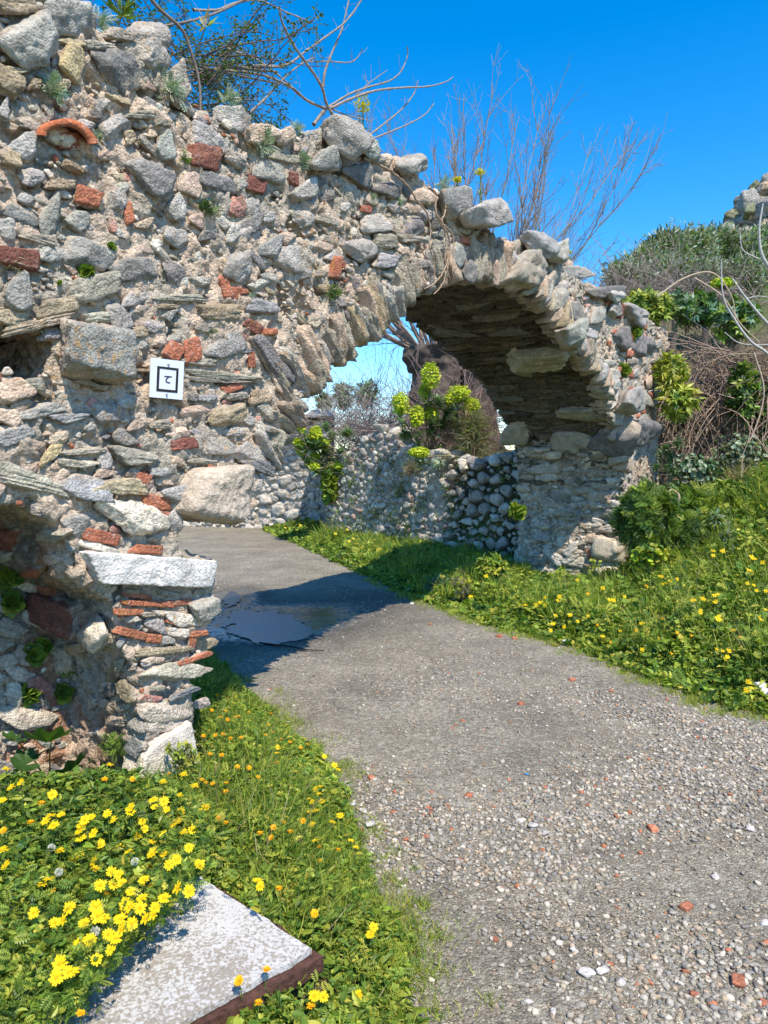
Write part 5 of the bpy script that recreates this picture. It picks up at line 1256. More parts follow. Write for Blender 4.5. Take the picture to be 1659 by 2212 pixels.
# ------------------------------------------------------------------ euphorbias
def euph(label, base, heads, clumps, Y, name='euphorbia_bush', droop=0.0, pale=False, r=rt):
    t = thing(name, label, 'bush', tuple(base)); base = np.array(base); st = MB(); lf = MB()
    sc_ = Y / F
    pal = ('blue', 'mid', 'grey') if not pale else ('grey', 'blue', 'grey')
    for x, y, w_, h_ in heads:
        C = AT(x, y, Y + r.uniform(-.3, .1)); a, b = w_ * sc_ / 2, h_ * sc_ / 2; n = int(700 + 1100 * min(1, a * b * 8))
        D = rdir(n, 0, r); rr = r.random(n) ** .25; tier = np.round(D[:, 2] * rr * 4.5) / 4.5
        pp = C + np.stack([D[:, 0] * rr * a, D[:, 1] * rr * a, (0.72 * D[:, 2] * rr + .28 * tier) * b], 1) * (1 + .22 * fbm(D * 2.2 + x, 2, 3))[:, None] if False else C + np.stack([D[:, 0] * rr * a, D[:, 1] * rr * a, (0.70 * D[:, 2] * rr + .30 * tier) * b], 1) * (1 + .35 * fbm(D * 2.0 + x * .7, 2, 3))[:, None]; dn = nrm(D + [0, 0, .7])
        hb = MB(); C_ = vcol(n, ('lime',), None, .22, r); s_ = r.uniform(.026, .045, n) * (Y / 15)
        scatter(hb, ROUND, pp, nrm(r.normal(size=(n, 3)) * [1, 1, .3]), dn, s_, 1.0, C_); hb.build('flower_head', M_PETAL, t, smooth=False)
        bot = C - Z * b; p = smooth_path([base + r.normal(size=3) * [.08, .08, .0], (base + bot) / 2 + r.normal(size=3) * .06 - Z * .05, bot], 6); tube(st, p, .014, .009, (.20, .17, .10), 5)
        n = 80; u_ = r.random(n) ** .6; ax = bot + (p[-5] - bot) * 0 - Z * (u_ * h_ * sc_ * .75)[:, None] + (base - bot) * (u_ * .15)[:, None]
        d = r.normal(size=(n, 3)); d[:, 2] = .35 - droop * 1.2 + r.normal(size=n) * .25; scatter(lf, NARROW, ax, nrm(d), np.tile([0, 0, 1.0], (n, 1)), r.uniform(.16, .28, n) * Y / 15 * 1.2, .19, vcol(n, pal, None, .25, r))
    for x, y, rad, *dr in clumps:
        C = AT(x, y, Y + r.uniform(-.2, .3)); R = rad * sc_; k = max(1, int(rad / 13))
        for j in range(k):
            c = C + r.normal(size=3) * R * (.35 if k > 1 else 0); n = 170; d = r.normal(size=(n, 3)); d[:, 2] = np.abs(d[:, 2]) * .6 - (dr[0] if dr else 0)
            st_ = c - Z * (r.random(n) * R * .5)[:, None]; L = R * (.62 if k > 1 else 1.0)
            scatter(lf, NARROW, st_, nrm(d), nrm(np.tile([0, 0, 1.0], (n, 1)) + r.normal(size=(n, 3)) * .2), r.uniform(.7, 1.1, n) * L, .15, vcol(n, pal, None, .25, r))
            tube(st, smooth_path([base + r.normal(size=3) * .08, (base + c) / 2 - Z * .04, c], 5), .011, .008, (.18, .16, .10), 4)
    st.build('stems', M_BARK, t); lf.build('leaves', M_LEAF, t, smooth=False); return t
c6 = lambda x, y, w_=None, h_=None: (x * .2583 + 598.7, y * .2583 + 680.4) + (() if w_ is None else (w_ * .2583,) if h_ is None else (w_ * .2583, h_ * .2583))
b1 = AT(757, 985, 14.4)
euph('euphorbia with yellow green flower heads hanging at the left end of the mossy retaining wall', b1, [c6(203, 920, 60, 120), c6(205, 1110, 95, 135), c6(325, 990, 100, 120), c6(262, 1035, 60, 70), c6(375, 1075, 130, 90), c6(325, 1180, 105, 80), c6(310, 1270, 85, 65), c6(515, 1260, 95, 75), c6(165, 1060, 50, 60)],
     [c6(460, 960, 110), c6(590, 985, 90), c6(530, 1130, 55), c6(420, 1190, 110), c6(400, 1300, 80), c6(300, 1090, 80)], 14.2)
b2 = AT(930, 985, 12.9)
euph('tall euphorbia with large yellow green flower heads on the retaining wall under the arch', b2, [c6(1280, 510, 150, 230), c6(1235, 640, 95, 140), c6(1030, 740, 145, 200), c6(1165, 845, 120, 185), c6(1290, 830, 115, 130), c6(1440, 710, 80, 110), (992, 850, 48, 36), (1018, 878, 36, 40)],
     [c6(1310, 760, 130), c6(1070, 960, 90, ) + (.9,), c6(1380, 900, 140), c6(1440, 840, 110), (985, 915, 30), (1010, 950, 26)], 12.6)
euph('single drooping euphorbia with one flat yellow green head leaning over the retaining wall', AT(960, 985, 12.0), [c6(1185, 1150, 170, 90)], [c6(1340, 1200, 90) + (1.1,)], 12.0, pale=True)
sp = [(1443, 955, 30, 1000, 9.9, 'upper dark spurge rosette beside the right edge of the arch wall'), (1440, 1005, 28, 1060, 9.8, 'middle dark spurge rosette beside the right edge of the arch wall'), (1446, 1052, 24, 1100, 9.7, 'lowest dark spurge rosette of the column beside the arch wall'),
      (1424, 1110, 33, 1215, 9.0, 'blue green spurge rosette on a pale bent stem before the pier'), (1560, 1135, 42, 1200, 8.6, 'large dark spurge rosette in the herbs on the right'), (1463, 1080, 22, 1120, 9.5, 'small spurge rosette behind the bent stem')]
for x, y, rad, yb, Y, lb in sp:
    euph(lb, AT(x + 4, yb, Y), [], [(x, y, rad), (x, y + 8, rad) + (.3,)], Y, 'spurge_plant')
mb = MB(); P = smooth_path([AT(*p, 9.0) for p in ((1432, 1200), (1438, 1140), (1450, 1112), (1464, 1090), (1466, 1070), (1455, 1060), (1446, 1062), (1448, 1080), (1443, 1100))], 6); tube(mb, P, .02, .014, (.38, .30, .20), 6)
tag(mb.build('bent_stem', M_BARK, None, loc=tuple(P[0])), 'pale bare looped stem rising from the herbs before the pier', 'stem')
# ------------------------------------------------------------------ bushes
def bush(label, px, py, rx, ry, Y, n_sprig, leaf, pal, name='green_bush', tpl=NARROW, wd=.28, per=9, ps=None, ydep=None, up=.5, cat='bush', stemcol=(.16, .12, .08), yb=None, r=rt, v=.25):
    C = AT(px, py, Y); sc_ = Y / F; a, b = rx * sc_, ry * sc_; g = C - Z * b * 1.0
    t = thing(name, label, cat, tuple(g)); lf = MB(); st = MB()
    D = rdir(n_sprig, 0, r); rr = r.random(n_sprig) ** .45; lump = 1 + .28 * fbm(D * 1.6 + px * .1, 3, 3)
    S = C + D * rr[:, None] * lump[:, None] * np.array([a, ydep or a * .7, b])
    ax = nrm(D * np.array([1, 1, .7]) + [0, 0, up] + r.normal(size=S.shape) * .25)
    n = n_sprig * per; SS = np.repeat(S, per, 0); AX = np.repeat(ax, per, 0); q = r.normal(size=(n, 3)); q = nrm(q - (q * AX).sum(1, keepdims=True) * AX)
    d = nrm(AX * r.uniform(.2, 1.1, (n, 1)) + q); cs = np.repeat(vcol(n_sprig, pal, ps, v, r), per, 0) * r.uniform(.85, 1.15, (n, 1))
    scatter(lf, tpl, SS - AX * r.uniform(0, .5, (n, 1)) * leaf, d, AX, leaf * r.uniform(.7, 1.15, n), wd, cs)
    for i in r.choice(n_sprig, min(n_sprig, 60), replace=False):
        m = g + (S[i] - g) * .5 + r.normal(size=3) * a * .1; tube(st, [g + r.normal(size=3) * a * .15, m, S[i]], .012 * min(1, a * 2), .003, stemcol, 4)
    st.build('stems', M_BARK, t); lf.build('leaves', M_LEAF, t, smooth=False); return t
bush('bright green leafy bush spilling over the far end of the arch wall', 1392, 665, 62, 36, 11.4, 190, .15, ('bright', 'mid', 'yel'))
bush('bluish green leafy bush behind the far end of the arch wall', 1498, 665, 62, 34, 11.8, 150, .17, ('mid', 'blue', 'deep'), wd=.34)
bush('green creeping bush on top of the dry creepers at the right', 1585, 690, 52, 44, 11.6, 120, .15, ('mid', 'blue', 'bright'), wd=.36)
bush('green leafy trail hanging down beside the dry creepers at the right', 1603, 850, 34, 70, 11.0, 120, .13, ('mid', 'bright', 'deep'), wd=.36)
bush('light yellow green bush against the right edge of the arch wall', 1448, 805, 34, 42, 10.6, 85, .16, ('yel', 'bright'), ps=(.5, .5), wd=.26)
bush('lower light yellow green bush beside the arch wall, left of the dry creepers', 1462, 868, 44, 36, 10.5, 90, .16, ('yel', 'bright', 'mid'), wd=.26)
bush('silvery round leaved shrub among dry stems, the larger one at the right', 1600, 985, 66, 50, 10.6, 260, .055, ('grey', 'olive'), 'silver_shrub', ROUND, 1.0, 8)
bush('silvery round leaved shrub low beside the spurge rosettes', 1500, 1018, 58, 36, 10.3, 230, .055, ('grey', 'blue'), 'silver_shrub', ROUND, 1.0, 8)
bush('small silvery shrub low above the large spurge rosette', 1592, 1085, 38, 34, 9.6, 110, .05, ('grey', 'olive'), 'silver_shrub', ROUND, 1.0, 8)
bush('bright green ferny mound behind the bent stem', 1490, 1095, 60, 40, 9.2, 200, .16, ('bright', 'mid'), 'ferny_plant', PINN, .7, 7)
bush('green ferny mound against the foot of the pier', 1395, 1120, 66, 74, 8.7, 380, .14, ('mid', 'bright', 'deep'), 'ferny_plant', PINN, .7, 7)
bush('green ferny mound between the bent stem and the large spurge', 1480, 1150, 62, 44, 8.7, 220, .13, ('mid', 'bright', 'deep'), 'ferny_plant', PINN, .7, 7)
bush('small yellowish spurge mound at the foot of the pier', 1405, 1200, 38, 22, 8.1, 140, .06, ('lime', 'yel', 'mid'), 'yellow_plant', ROUND, 1.0, 8)
bush('dark green ivy mound climbing the wall at the right edge', 1650, 900, 40, 90, 11.4, 140, .10, ('deep', 'mid', 'bright'), 'ivy_mound', ROUND, 1.0, 7)
bush('mid green herb mound on the bank at the right edge', 1640, 1140, 50, 55, 9.0, 170, .11, ('bright', 'mid', 'yel'), 'herb_mound', LEAF, .4, 7)
bush('bright herb mound beside the retaining wall foot, at the inner corner of the pier', 1062, 1225, 30, 28, 8.6, 90, .09, ('bright', 'yel', 'mid'), 'herb_mound', LEAF, .4, 6)
bush('pale spiky weed at the road edge before the pier corner', 1000, 1262, 24, 30, 8.0, 60, .06, ('yel', 'olive', 'bright'), 'weed', PINN, .6, 6)
bush('dark rounded grass clump at the road edge beyond the arch', 945, 1265, 24, 20, 8.6, 70, .16, ('deep', 'blue'), 'grass_clump', NARROW, .05, 12, up=1.2)
bush('green ivy clump on the left end of the retaining wall', 710, 1045, 18, 40, 14.2, 90, .12, ('bright', 'mid', 'yel'), 'ivy_clump', ROUND, 1.0, 7, ydep=.2)
bush('long drooping grass clump on top of the retaining wall at the vault edge', 1020, 930, 34, 60, 12.3, 120, .35, ('mid', 'olive', 'straw'), 'reed_clump', NARROW, .03, 8, up=.8)
bush('bright yellow wild flower clump over the creepers at the right', 1562, 612, 26, 10, 11.6, 60, .05, ('lime',), 'yellow_flowers', ROUND, 1.0, 8)
bush('pale dry weeds hanging from the retaining wall top', 885, 1010, 16, 18, 12.3, 40, .12, ('straw', 'olive'), 'dry_weed', NARROW, .07, 8, up=-.3)
bush('broad leafy green shrub low before the silvery shrubs', 1560, 1075, 60, 34, 9.4, 190, .10, ('bright', 'mid', 'yel'), 'herb_mound', LEAF, .42, 7)
bush('green leafy shrub low at the right edge beneath the creepers', 1640, 1060, 50, 40, 10.0, 150, .10, ('mid', 'bright', 'olive'), 'herb_mound', LEAF, .42, 7)
bush('tall feathery green herb left of the large spurge rosette', 1455, 1230, 60, 40, 8.3, 170, .10, ('mid', 'bright', 'yel'), 'ferny_plant', PINN, .7, 7)
bush('leafy green herb mound in the middle of the right bank', 1580, 1260, 60, 34, 7.6, 150, .08, ('bright', 'yel', 'mid'), 'herb_mound', LEAF, .45, 7)
bush('low leafy herb mound beside the pier corner at the verge', 1150, 1300, 46, 22, 7.6, 120, .07, ('bright', 'mid'), 'herb_mound', LEAF, .45, 7)
bush('pale dry grass and bramble clump below the creepers', 1600, 1040, 40, 18, 10.2, 60, .3, ('straw', 'olive'), 'dry_clump', NARROW, .04, 10, up=.6)
# greenery in the joints of the retaining wall
mb = MB(); t_, n_, L_, P0_ = Bw
for k in range(170):
    u_ = rt.random(); z = 1.8 * rt.random() ** 1.2 * (1.0); c = P0_ + t_ * L_ * u_ + Z * z + n_ * .02; m = rt.integers(8, 50)
    pp = c + rt.normal(size=(m, 3)) * rt.uniform(.02, .07) * np.array([1, 1, 1.8]); leaves_at(mb, ROUND, pp + n_ * .05, rt.uniform(.015, .035, m), 1, vcol(m, ('bright', 'mid', 'deep', 'olive'), None, .3, rt), rt, .4)
tag(mb.build('wall_moss', M_LEAF, None, loc=tuple(P0_), smooth=False), 'small green weeds and moss growing in the joints of the retaining wall', 'moss', kind='stuff')
# dry creepers at the right
mb = MB(); rc = np.random.default_rng(8)
for k in range(1150):
    x0 = rc.uniform(4.3, 8.8); top_ = rc.random() < .7; z0 = rc.uniform(2.4, 3.4) if top_ else rc.uniform(1.2, 2.6); y0 = 11.9 - rc.random() * .7
    P = [np.array([x0, y0, z0])]; a = rc.normal() * .9 + .1; d = nrm(np.array([math.sin(a), -.25, -math.cos(a) * .8 + (.8 if rc.random() < .2 else 0)])); L = rc.uniform(.7, 2.3)
    for i in range(8): d = nrm(d + rc.normal(size=3) * .13 + np.array([0, 0.02, -.12])); p = P[-1] + d * L / 8; p[1] = min(p[1], 12.05); P.append(p)
    c = np.array([.33, .245, .185]) * rc.uniform(.5, 1.35); tube(mb, smooth_path(P, 2), rc.uniform(.006, .012), .004, c, 3)
for pts in (((1628, 760), (1650, 850), (1620, 950), (1570, 1000), (1540, 1040)), ((1500, 600), (1560, 640), (1600, 700), (1640, 740)), ((1420, 640), (1480, 600), (1540, 590), (1580, 640), (1590, 700))):
    tube(mb, smooth_path([AT(*p, 10.7) for p in pts], 8), .014, .009, (.42, .33, .24), 5)
tag(mb.build('dry_creeper', M_BARK, None, loc=(6, 11.5, 1)), 'thick curtain of dry brown creeper stems hanging over the wall at the right', 'creeper')
def tangle(name, label, ctr, rad, n, L, col, r0, seed, up=.4, cat='shrub', fan=False, k=3):
    r = np.random.default_rng(seed); mb = MB(); ctr = np.array(ctr)
    for i in range(n):
        b = ctr + r.normal(size=3) * np.array(rad) * np.array([.5, .5, .1]) - Z * rad[2] * .6 if not fan else ctr + r.normal(size=3) * .05
        d = nrm(r.normal(size=3) * [1, .6, .6] + [0, 0, up]); P = [b]; ll = L * r.uniform(.5, 1.2)
        for j in range(7): d = nrm(d + r.normal(size=3) * .17 - Z * .05); P.append(P[-1] + d * ll / 7)
        P = np.array(P); tube(mb, P, r0, r0 * .35, np.array(col) * r.uniform(.65, 1.3), k)
        for m in range(3):
            q = r.integers(2, 7); d2 = nrm(P[q] - P[q - 1] + r.normal(size=3) * .6); tube(mb, [P[q], P[q] + d2 * ll * .15, P[q] + d2 * ll * .3 + Z * .02], r0 * .5, r0 * .25, np.array(col) * r.uniform(.65, 1.3), 3)
    return tag(mb.build(name, M_BARK, None, loc=tuple(ctr)), label, cat)
tangle('bare_shrub', 'tangled bare pinkish brown brush behind the retaining wall under the arch', AT(840, 930, 17.5), (1.3, .8, .7), 420, 1.6, (.33, .26, .23), .009, 3)
tangle('bare_shrub', 'fainter bare brush farther left behind the far pale wall', AT(765, 900, 21), (1.1, .8, .7), 260, 1.8, (.34, .30, .27), .010, 4)
tangle('bare_shrub', 'bare tangled brush beside the pollard trunk at the vault edge', AT(985, 860, 13.6), (.7, .5, .8), 260, 1.5, (.24, .17, .15), .008, 5)
tangle('bare_shrub', 'dark bare twigs hanging low inside the right edge of the opening', AT(1035, 980, 12.0), (.35, .3, .5), 120, .9, (.10, .075, .06), .006, 6, up=-.3)
tangle('bramble', 'grey brown bramble thicket on the slope behind the green bushes', AT(1430, 625, 13.5), (1.6, 1, .35), 420, 1.1, (.26, .215, .19), .008, 7)
tangle('bramble', 'brown bramble thicket at the right edge above the creepers', AT(1625, 760, 12.6), (1.2, .8, .9), 420, 1.3, (.23, .17, .14), .009, 8)
tangle('bramble', 'low brown bramble tangle just behind the crest at the far end', AT(1330, 640, 13.0), (.9, .6, .25), 160, .8, (.24, .19, .165), .007, 9)
for x, y, rr__, sd in ((700, 870, 18, 0), (740, 855, 24, 1), (790, 850, 26, 2)):
    bush(['small pale green tree top behind the left brush', 'middle pale green tree top seen through the arch', 'right pale green tree top seen through the arch'][sd], x, y, rr__, rr__ * 1.2, 27, 130, .22, ('olive', 'grey', 'mid'), 'distant_tree', NARROW, .25, 8, cat='tree')
# ------------------------------------------------------------------ bare pollard trees
def pollard(label, base, hz, trunk_r, stems, seed, col, gnarl=.12, tr_col=(.085, .068, .055)):
    r = np.random.default_rng(seed); base = np.array(base); t = thing('pollard_tree', label, 'tree', tuple(base)); mb = MB()
    n = 60; k = 40; zz = np.linspace(-.2, hz - base[2], n); a = np.arange(k) * 2 * math.pi / k
    V = []
    for z in zz:
        u_ = z / (hz - base[2]); R = trunk_r * (1.25 - .35 * u_ + .35 * sstep(np.array([u_]), .7, 1.0)[0])
        pts = np.stack([np.cos(a) * R, np.sin(a) * R, np.full(k, z)], 1); V.append(pts)
    V = np.concatenate(V) + base; ds = fbm(V * np.array([2.5, 2.5, 1.2]), 4, seed) * gnarl * 2.5 + fbm(V * np.array([9, 9, 3]), 3, seed) * gnarl * .6
    ctr = np.c_[np.full(len(V), base[0]), np.full(len(V), base[1]), V[:, 2]]; V = V + nrm(V - ctr) * ds[:, None]
    i = np.arange(n - 1)[:, None] * k; j = np.arange(k)[None]; q = np.stack([i + j, i + (j + 1) % k, i + k + (j + 1) % k, i + k + j], -1).reshape(-1, 4)
    capi = len(V); V = np.vstack([V, [base[0], base[1], hz + .1]]); jj = np.arange(k)
    Fc = np.concatenate([q[:, [0, 1, 2]], q[:, [0, 2, 3]], np.stack([(n - 1) * k + jj, (n - 1) * k + (jj + 1) % k, np.full(k, capi)], 1)])
    mb.add(V, Fc, np.array(tr_col)[None] * (1 + .5 * fbm(V * 6, 3, 2))[:, None])
    for _ in range(14):
        a_ = r.uniform(0, 6.28); P = base + np.array([math.cos(a_) * trunk_r * .7, math.sin(a_) * trunk_r * .7, hz - base[2] - r.uniform(-.1, .5)]); s = trunk_r * r.uniform(.25, .5)
        one_rock(mb, 'round', 3, P, np.array([s, 0, 0]), np.array([0, s, 0]), np.array([0, 0, s]), np.array(tr_col) * r.uniform(.7, 1.3), int(r.integers(999)))
    mb.build('trunk', M_BARK, t)
    br = MB()
    for (dx, dy, L, r0) in stems(r):
        P = [np.array([base[0], base[1], hz]) + np.array([np.clip(dx, -.8, .8), np.clip(dy, -.8, .8), -.12]) * trunk_r * .8]; d = nrm(np.array([dx, dy, 1.0])); m = 14
        for i in range(m): d = nrm(d + r.normal(size=3) * .075 + np.array([0, 0, .05])); P.append(P[-1] + d * L / m)
        P = np.array(P); tube(br, P, r0, .006, np.array(col) * r.uniform(.8, 1.15), 6)
        for _ in range(int(L * 4.6)):
            i = r.integers(2, m); sl = L * r.uniform(.12, .38) * (1.1 - i / m * .6); d2 = nrm(nrm(P[i] - P[i - 1]) + nrm(r.normal(size=3)) * .55 + Z * .15); Q = [P[i]]
            for j in range(6): d2 = nrm(d2 + r.normal(size=3) * .09 + Z * .04); Q.append(Q[-1] + d2 * sl / 6)
            Q = np.array(Q); tube(br, Q, max(.0058, r0 * .28), .003, np.array(col) * r.uniform(.75, 1.2), 4)
            for _ in range(4):
                j = r.integers(1, 6); d3 = nrm(nrm(Q[j] - Q[j - 1]) + nrm(r.normal(size=3)) * .7); l3 = sl * r.uniform(.15, .4); e = Q[j] + d3 * l3 * .5; tube(br, [Q[j], e, e + nrm(d3 + Z * .2) * l3 * .5], .0040, .0026, np.array(col) * r.uniform(.8, 1.25), 3)
    br.build('branches', M_BARK, t)
    return t
def fan2(r):
    out = []
    for a in np.linspace(-.52, .92, 26): out.append((math.tan(a) * r.uniform(.9, 1.05), r.normal() * .22, r.uniform(3.9, 6.2) * (1 - .15 * abs(a)), r.uniform(.013, .025)))
    return out
pollard('bare tree with a wide fan of thin branches rising behind the arch into the sky', (2.0, 15.2, 1.75), 3.6, .35, fan2, 12, (.25, .20, .15))
def fan1(r):
    out = []
    for a in np.linspace(-1.15, .75, 17): out.append((math.tan(a), r.normal() * .3, r.uniform(2.4, 4.6), r.uniform(.022, .05)))
    for a in np.linspace(-1.3, -.3, 9): out.append((math.tan(a) * 1.1, r.normal() * .6 - .3, r.uniform(1.8, 3.2), r.uniform(.015, .03)))
    return out
pollard('thick gnarled dark pollard trunk with bare shoots seen through the arch', (1.1, 15.4, 1.75), 4.0, .52, fan1, 13, (.27, .20, .165), .16)
tangle('bare_shrub', 'fine arching bare shoots filling the sky of the arch opening', AT(800, 890, 16.2), (1.5, .6, .6), 130, 2.6, (.27, .22, .20), .0075, 31, up=.5)
# ------------------------------------------------------------------ olives on the hill
ro = np.random.default_rng(9)
def olive(label, px, py, rx, ry, Y, seed):
    r = np.random.default_rng(seed); C = AT(px, py, Y); sc_ = Y / F; a, b = rx * sc_, ry * sc_; g = np.array([C[0], C[1], gz(C[None])[0] - .1])
    t = thing('olive_tree', label, 'olive tree', tuple(g)); lf = MB(); st = MB(); n = 420
    D = rdir(n, 0, r); D[:, 2] = np.where(D[:, 2] < -.35, -D[:, 2], D[:, 2]); rr = r.random(n) ** .35; lump = 1 + .65 * fbm(D * 2.6 + seed, 3, 4); S = C + D * (rr * lump)[:, None] * np.array([a, a * .8, b])
    per = 11; m = n * per; SS = np.repeat(S, per, 0) + r.normal(size=(m, 3)) * .16; dd = nrm(np.repeat(D, per, 0) + r.normal(size=(m, 3)) * .7 + [0, 0, .3]); cs = np.repeat(vcol(n, ('olive', 'grey', 'mid', 'deep'), (.42, .38, .10, .10), .3, r), per, 0)
    scatter(lf, NARROW, SS, dd, rdir(m, .5, r), r.uniform(.14, .30, m) * Y / 28, .26, cs * r.uniform(.8, 1.2, (m, 1)))
    tube(st, smooth_path([g, g + (C - g) * .5 + r.normal(size=3) * .1, C], 4), .10, .06, (.10, .085, .07), 6)
    for i in r.choice(n, 12): tube(st, [C - Z * b * .4, (C + S[i]) / 2, S[i]], .04, .015, (.10, .085, .07), 4)
    st.build('trunk', M_BARK, t); lf.build('crown', M_LEAF, t, smooth=False)
for i, (x, y, rx, ry, Y, lb) in enumerate([(1352, 604, 34, 24, 24, 'smallest olive tree, at the left foot of the slope'), (1398, 588, 38, 34, 25, 'olive tree second from the left on the slope'), (1440, 556, 42, 42, 27, 'rounded olive tree left of the middle of the slope'), (1492, 556, 46, 46, 28, 'olive tree in the middle of the skyline on the slope'),
        (1546, 548, 44, 44, 30, 'olive tree on the skyline just left of the rock outcrop'), (1600, 562, 50, 46, 30, 'olive tree under the left end of the rock outcrop'), (1655, 560, 48, 50, 31, 'olive tree under the rock outcrop at the right edge'), (1450, 612, 46, 34, 20, 'lower olive tree behind the bramble thicket'),
        (1520, 618, 52, 36, 20, 'lower olive tree behind the yellow wild flowers'), (1598, 622, 56, 44, 20, 'dark lower olive tree at the right edge')]):
    olive(lb + ('' if 'olive' in lb else ''), x, y, rx, ry, Y, 50 + i)
bush('small dark shrub growing on top of the rock outcrop', 1655, 420, 18, 20, 50, 90, .5, ('olive', 'grey', 'deep'), 'hilltop_shrub', NARROW, .25, 8)
# fig branches reaching in from the right
mb = MB()
for pts, r0, r1 in ((((1720, 830), (1659, 765), (1622, 738), (1588, 692), (1562, 640), (1558, 560)), .035, .009), (((1720, 760), (1659, 700), (1612, 645), (1582, 602)), .035, .012), (((1700, 620), (1650, 560), (1640, 500), (1648, 440)), .04, .012), (((1640, 560), (1605, 540), (1598, 500)), .014, .007), (((1659, 745), (1600, 742), (1565, 718)), .012, .007), (((1612, 645), (1640, 640), (1690, 648)), .010, .006)):
    P = smooth_path([AT(*p, 8.6) for p in pts], 8); tube(mb, P, r0 * .62, r1 * .8, (.40, .38, .35), 6)
P = smooth_path([AT(1720, 620, 8.6), AT(1745, 760, 8.6), AT(1735, 900, 8.6), AT(1740, 1200, 8.6)], 8); tube(mb, P, .05, .09, (.33, .31, .28), 8)
tag(mb.build('fig_branches', M_BARK, None, loc=tuple(AT(1740, 1200, 8.6))), 'smooth pale grey bare branches reaching in from the right edge', 'tree')
# ------------------------------------------------------------------ flowers
rf = np.random.default_rng(88)
YEL = (.82, .60, .015); ORG = (.85, .44, .01)
def head_mesh(tilt, R, petals, col, disc, hgt, seed, lay=1):
    """flower with its head at the origin's top: returns petals, disc, stem (MB each); the origin is the head"""
    r = np.random.default_rng(seed); ca, sa = math.cos(tilt), math.sin(tilt); Rm = np.array([[1, 0, 0], [0, ca, -sa], [0, sa, ca]])
    pb = MB(); TV = np.array([(-.10, .10, 0), (.10, .10, 0), (-.19, .55, .05), (0, .55, .02), (.19, .55, .05), (-.12, .92, .02), (.12, .92, .02), (0, 1.0, 0)], float); TF = np.array([(0, 1, 3), (0, 3, 2), (1, 4, 3), (2, 3, 5), (3, 4, 6), (3, 6, 5), (5, 6, 7)])
    for l in range(lay):
        for k in range(petals):
            a = k * 6.283 / petals + r.normal() * .05 + l * .25; c, s = math.cos(a), math.sin(a); Rz = np.array([[c, -s, 0], [s, c, 0], [0, 0, 1]]); V = TV * R * (1 - .2 * l) * r.uniform(.88, 1.06); V[:, 2] += V[:, 1] * (r.normal() * .14 + .08 + .25 * l)
            pb.add((V @ Rz.T) @ Rm.T, TF, np.array(col) * r.uniform(.85, 1.08))
    S_, F_ = ico(2); db = MB(); db.add((S_ * np.array([.27, .27, .16]) * R + [0, 0, R * .05]) @ Rm.T, F_, disc)
    sb = MB(); e = np.array([r.normal() * .02, r.normal() * .02, -hgt]) if hgt > .07 else np.array([-.13 + r.normal() * .02, .05 + r.normal() * .02, -.085]); tube(sb, smooth_path([np.zeros(3) - Rm[:, 2] * .002, e * .4 + Rm[:, 2] * -.01, e], 4), .0012, .0016, (.14, .22, .05), 4)
    return pb, db, sb
def proto_objs(name, label, cat, group, tilt, R, petals, col, disc, hgt, seed, lay=1):
    t = thing(name, label, cat, (0, 0, 0), group); pb, db, sb = head_mesh(tilt, R, petals, col, disc, hgt, seed, lay)
    pb.build('petals', M_PETAL, t, smooth=False); db.build('flower_center', M_PETAL, t); sb.build('stem', M_GRASS, t); return t
def copy_tree(o, loc, rz, s):
    c = o.copy(); COL.objects.link(c); c.location = loc; c.rotation_euler = (0, 0, rz); c.scale = (s, s, s)
    for ch in list(o.children): d = ch.copy(); COL.objects.link(d); d.parent = c
    return c
def onsurf(x, y, hfun, zadd):
    k = np.linspace(1.3, 24, 1500); d = ray(x, y); P = EYE + d * (k / d[1])[:, None]
    b = np.nonzero(P[:, 2] < gz(P) + hfun(P) + zadd)[0]; return P[b[0]] if len(b) else P[-1]
def place(protos, pts, hfun, zadd=(.02, .05), srange=(.85, 1.15), maxz=None):
    used_ = set()
    for x, y in pts:
        P = onsurf(x, y, hfun, rf.uniform(*zadd)); i = int(rf.integers(len(protos))); rz = rf.uniform(-.9, .9); s = rf.uniform(*srange)
        if i not in used_: used_.add(i); o = protos[i]; o.location = P; o.rotation_euler = (0, 0, rz); o.scale = (s, s, s)
        else: copy_tree(protos[i], P, rz, s)
    for i, p in enumerate(protos):
        if i not in used_:
            for ch in list(p.children): bpy.data.objects.remove(ch)
            bpy.data.objects.remove(p)
GD = 'yellow daisies of the clump beside the painted board'
dp = [proto_objs('daisy', 'yellow daisy with a darker centre standing in the leafy clump by the painted board', 'daisy', GD, t, .0175, int(p), YEL, (.72, .42, .01), .16, 10 + i) for i, (t, p) in enumerate(((.25, 13), (.5, 12), (.8, 13), (-.1, 12)))]
D8 = """28 168;90 226;48 250;10 305;230 280;200 397;226 372;268 368;235 415;400 378;372 392;358 415;350 440;410 450;355 470;472 365;497 392;573 337;571 355;483 150;715 225;674 303;720 310;680 334;790 283;730 346;793 355;854 242;805 193;625 400;636 430;600 463;672 463;665 490;718 457;765 410;785 395;805 445;846 433;876 398;903 337;886 350;440 497;528 507;570 533;262 528;344 545;318 570;413 572;418 608;490 620;522 630;535 668;185 677;214 652;25 590;12 523;632 655;500 672;573 708;440 678;624 735;550 762;570 773;614 778;668 540;720 540;740 590;774 567;830 513;780 690;720 736;680 778;672 808;830 705;148 800;306 776;276 832;240 842;420 775;430 813;458 826;528 827;535 870;350 928;396 920;475 893;507 913;578 848;638 825;370 845;487 960;423 1003;262 1023;248 1083;300 1060;322 1060;875 585;1130 660;1142 683;1424 113;1468 152;1484 172;1406 246;1384 258;1400 278;1414 310;1356 300;1368 312;1390 350;1364 358;1492 373;1458 402;1370 412;1562 513;1540 483;1220 73;1218 98;1640 862;1625 895;1380 1165;1420 1168;1572 1160;1386 483"""
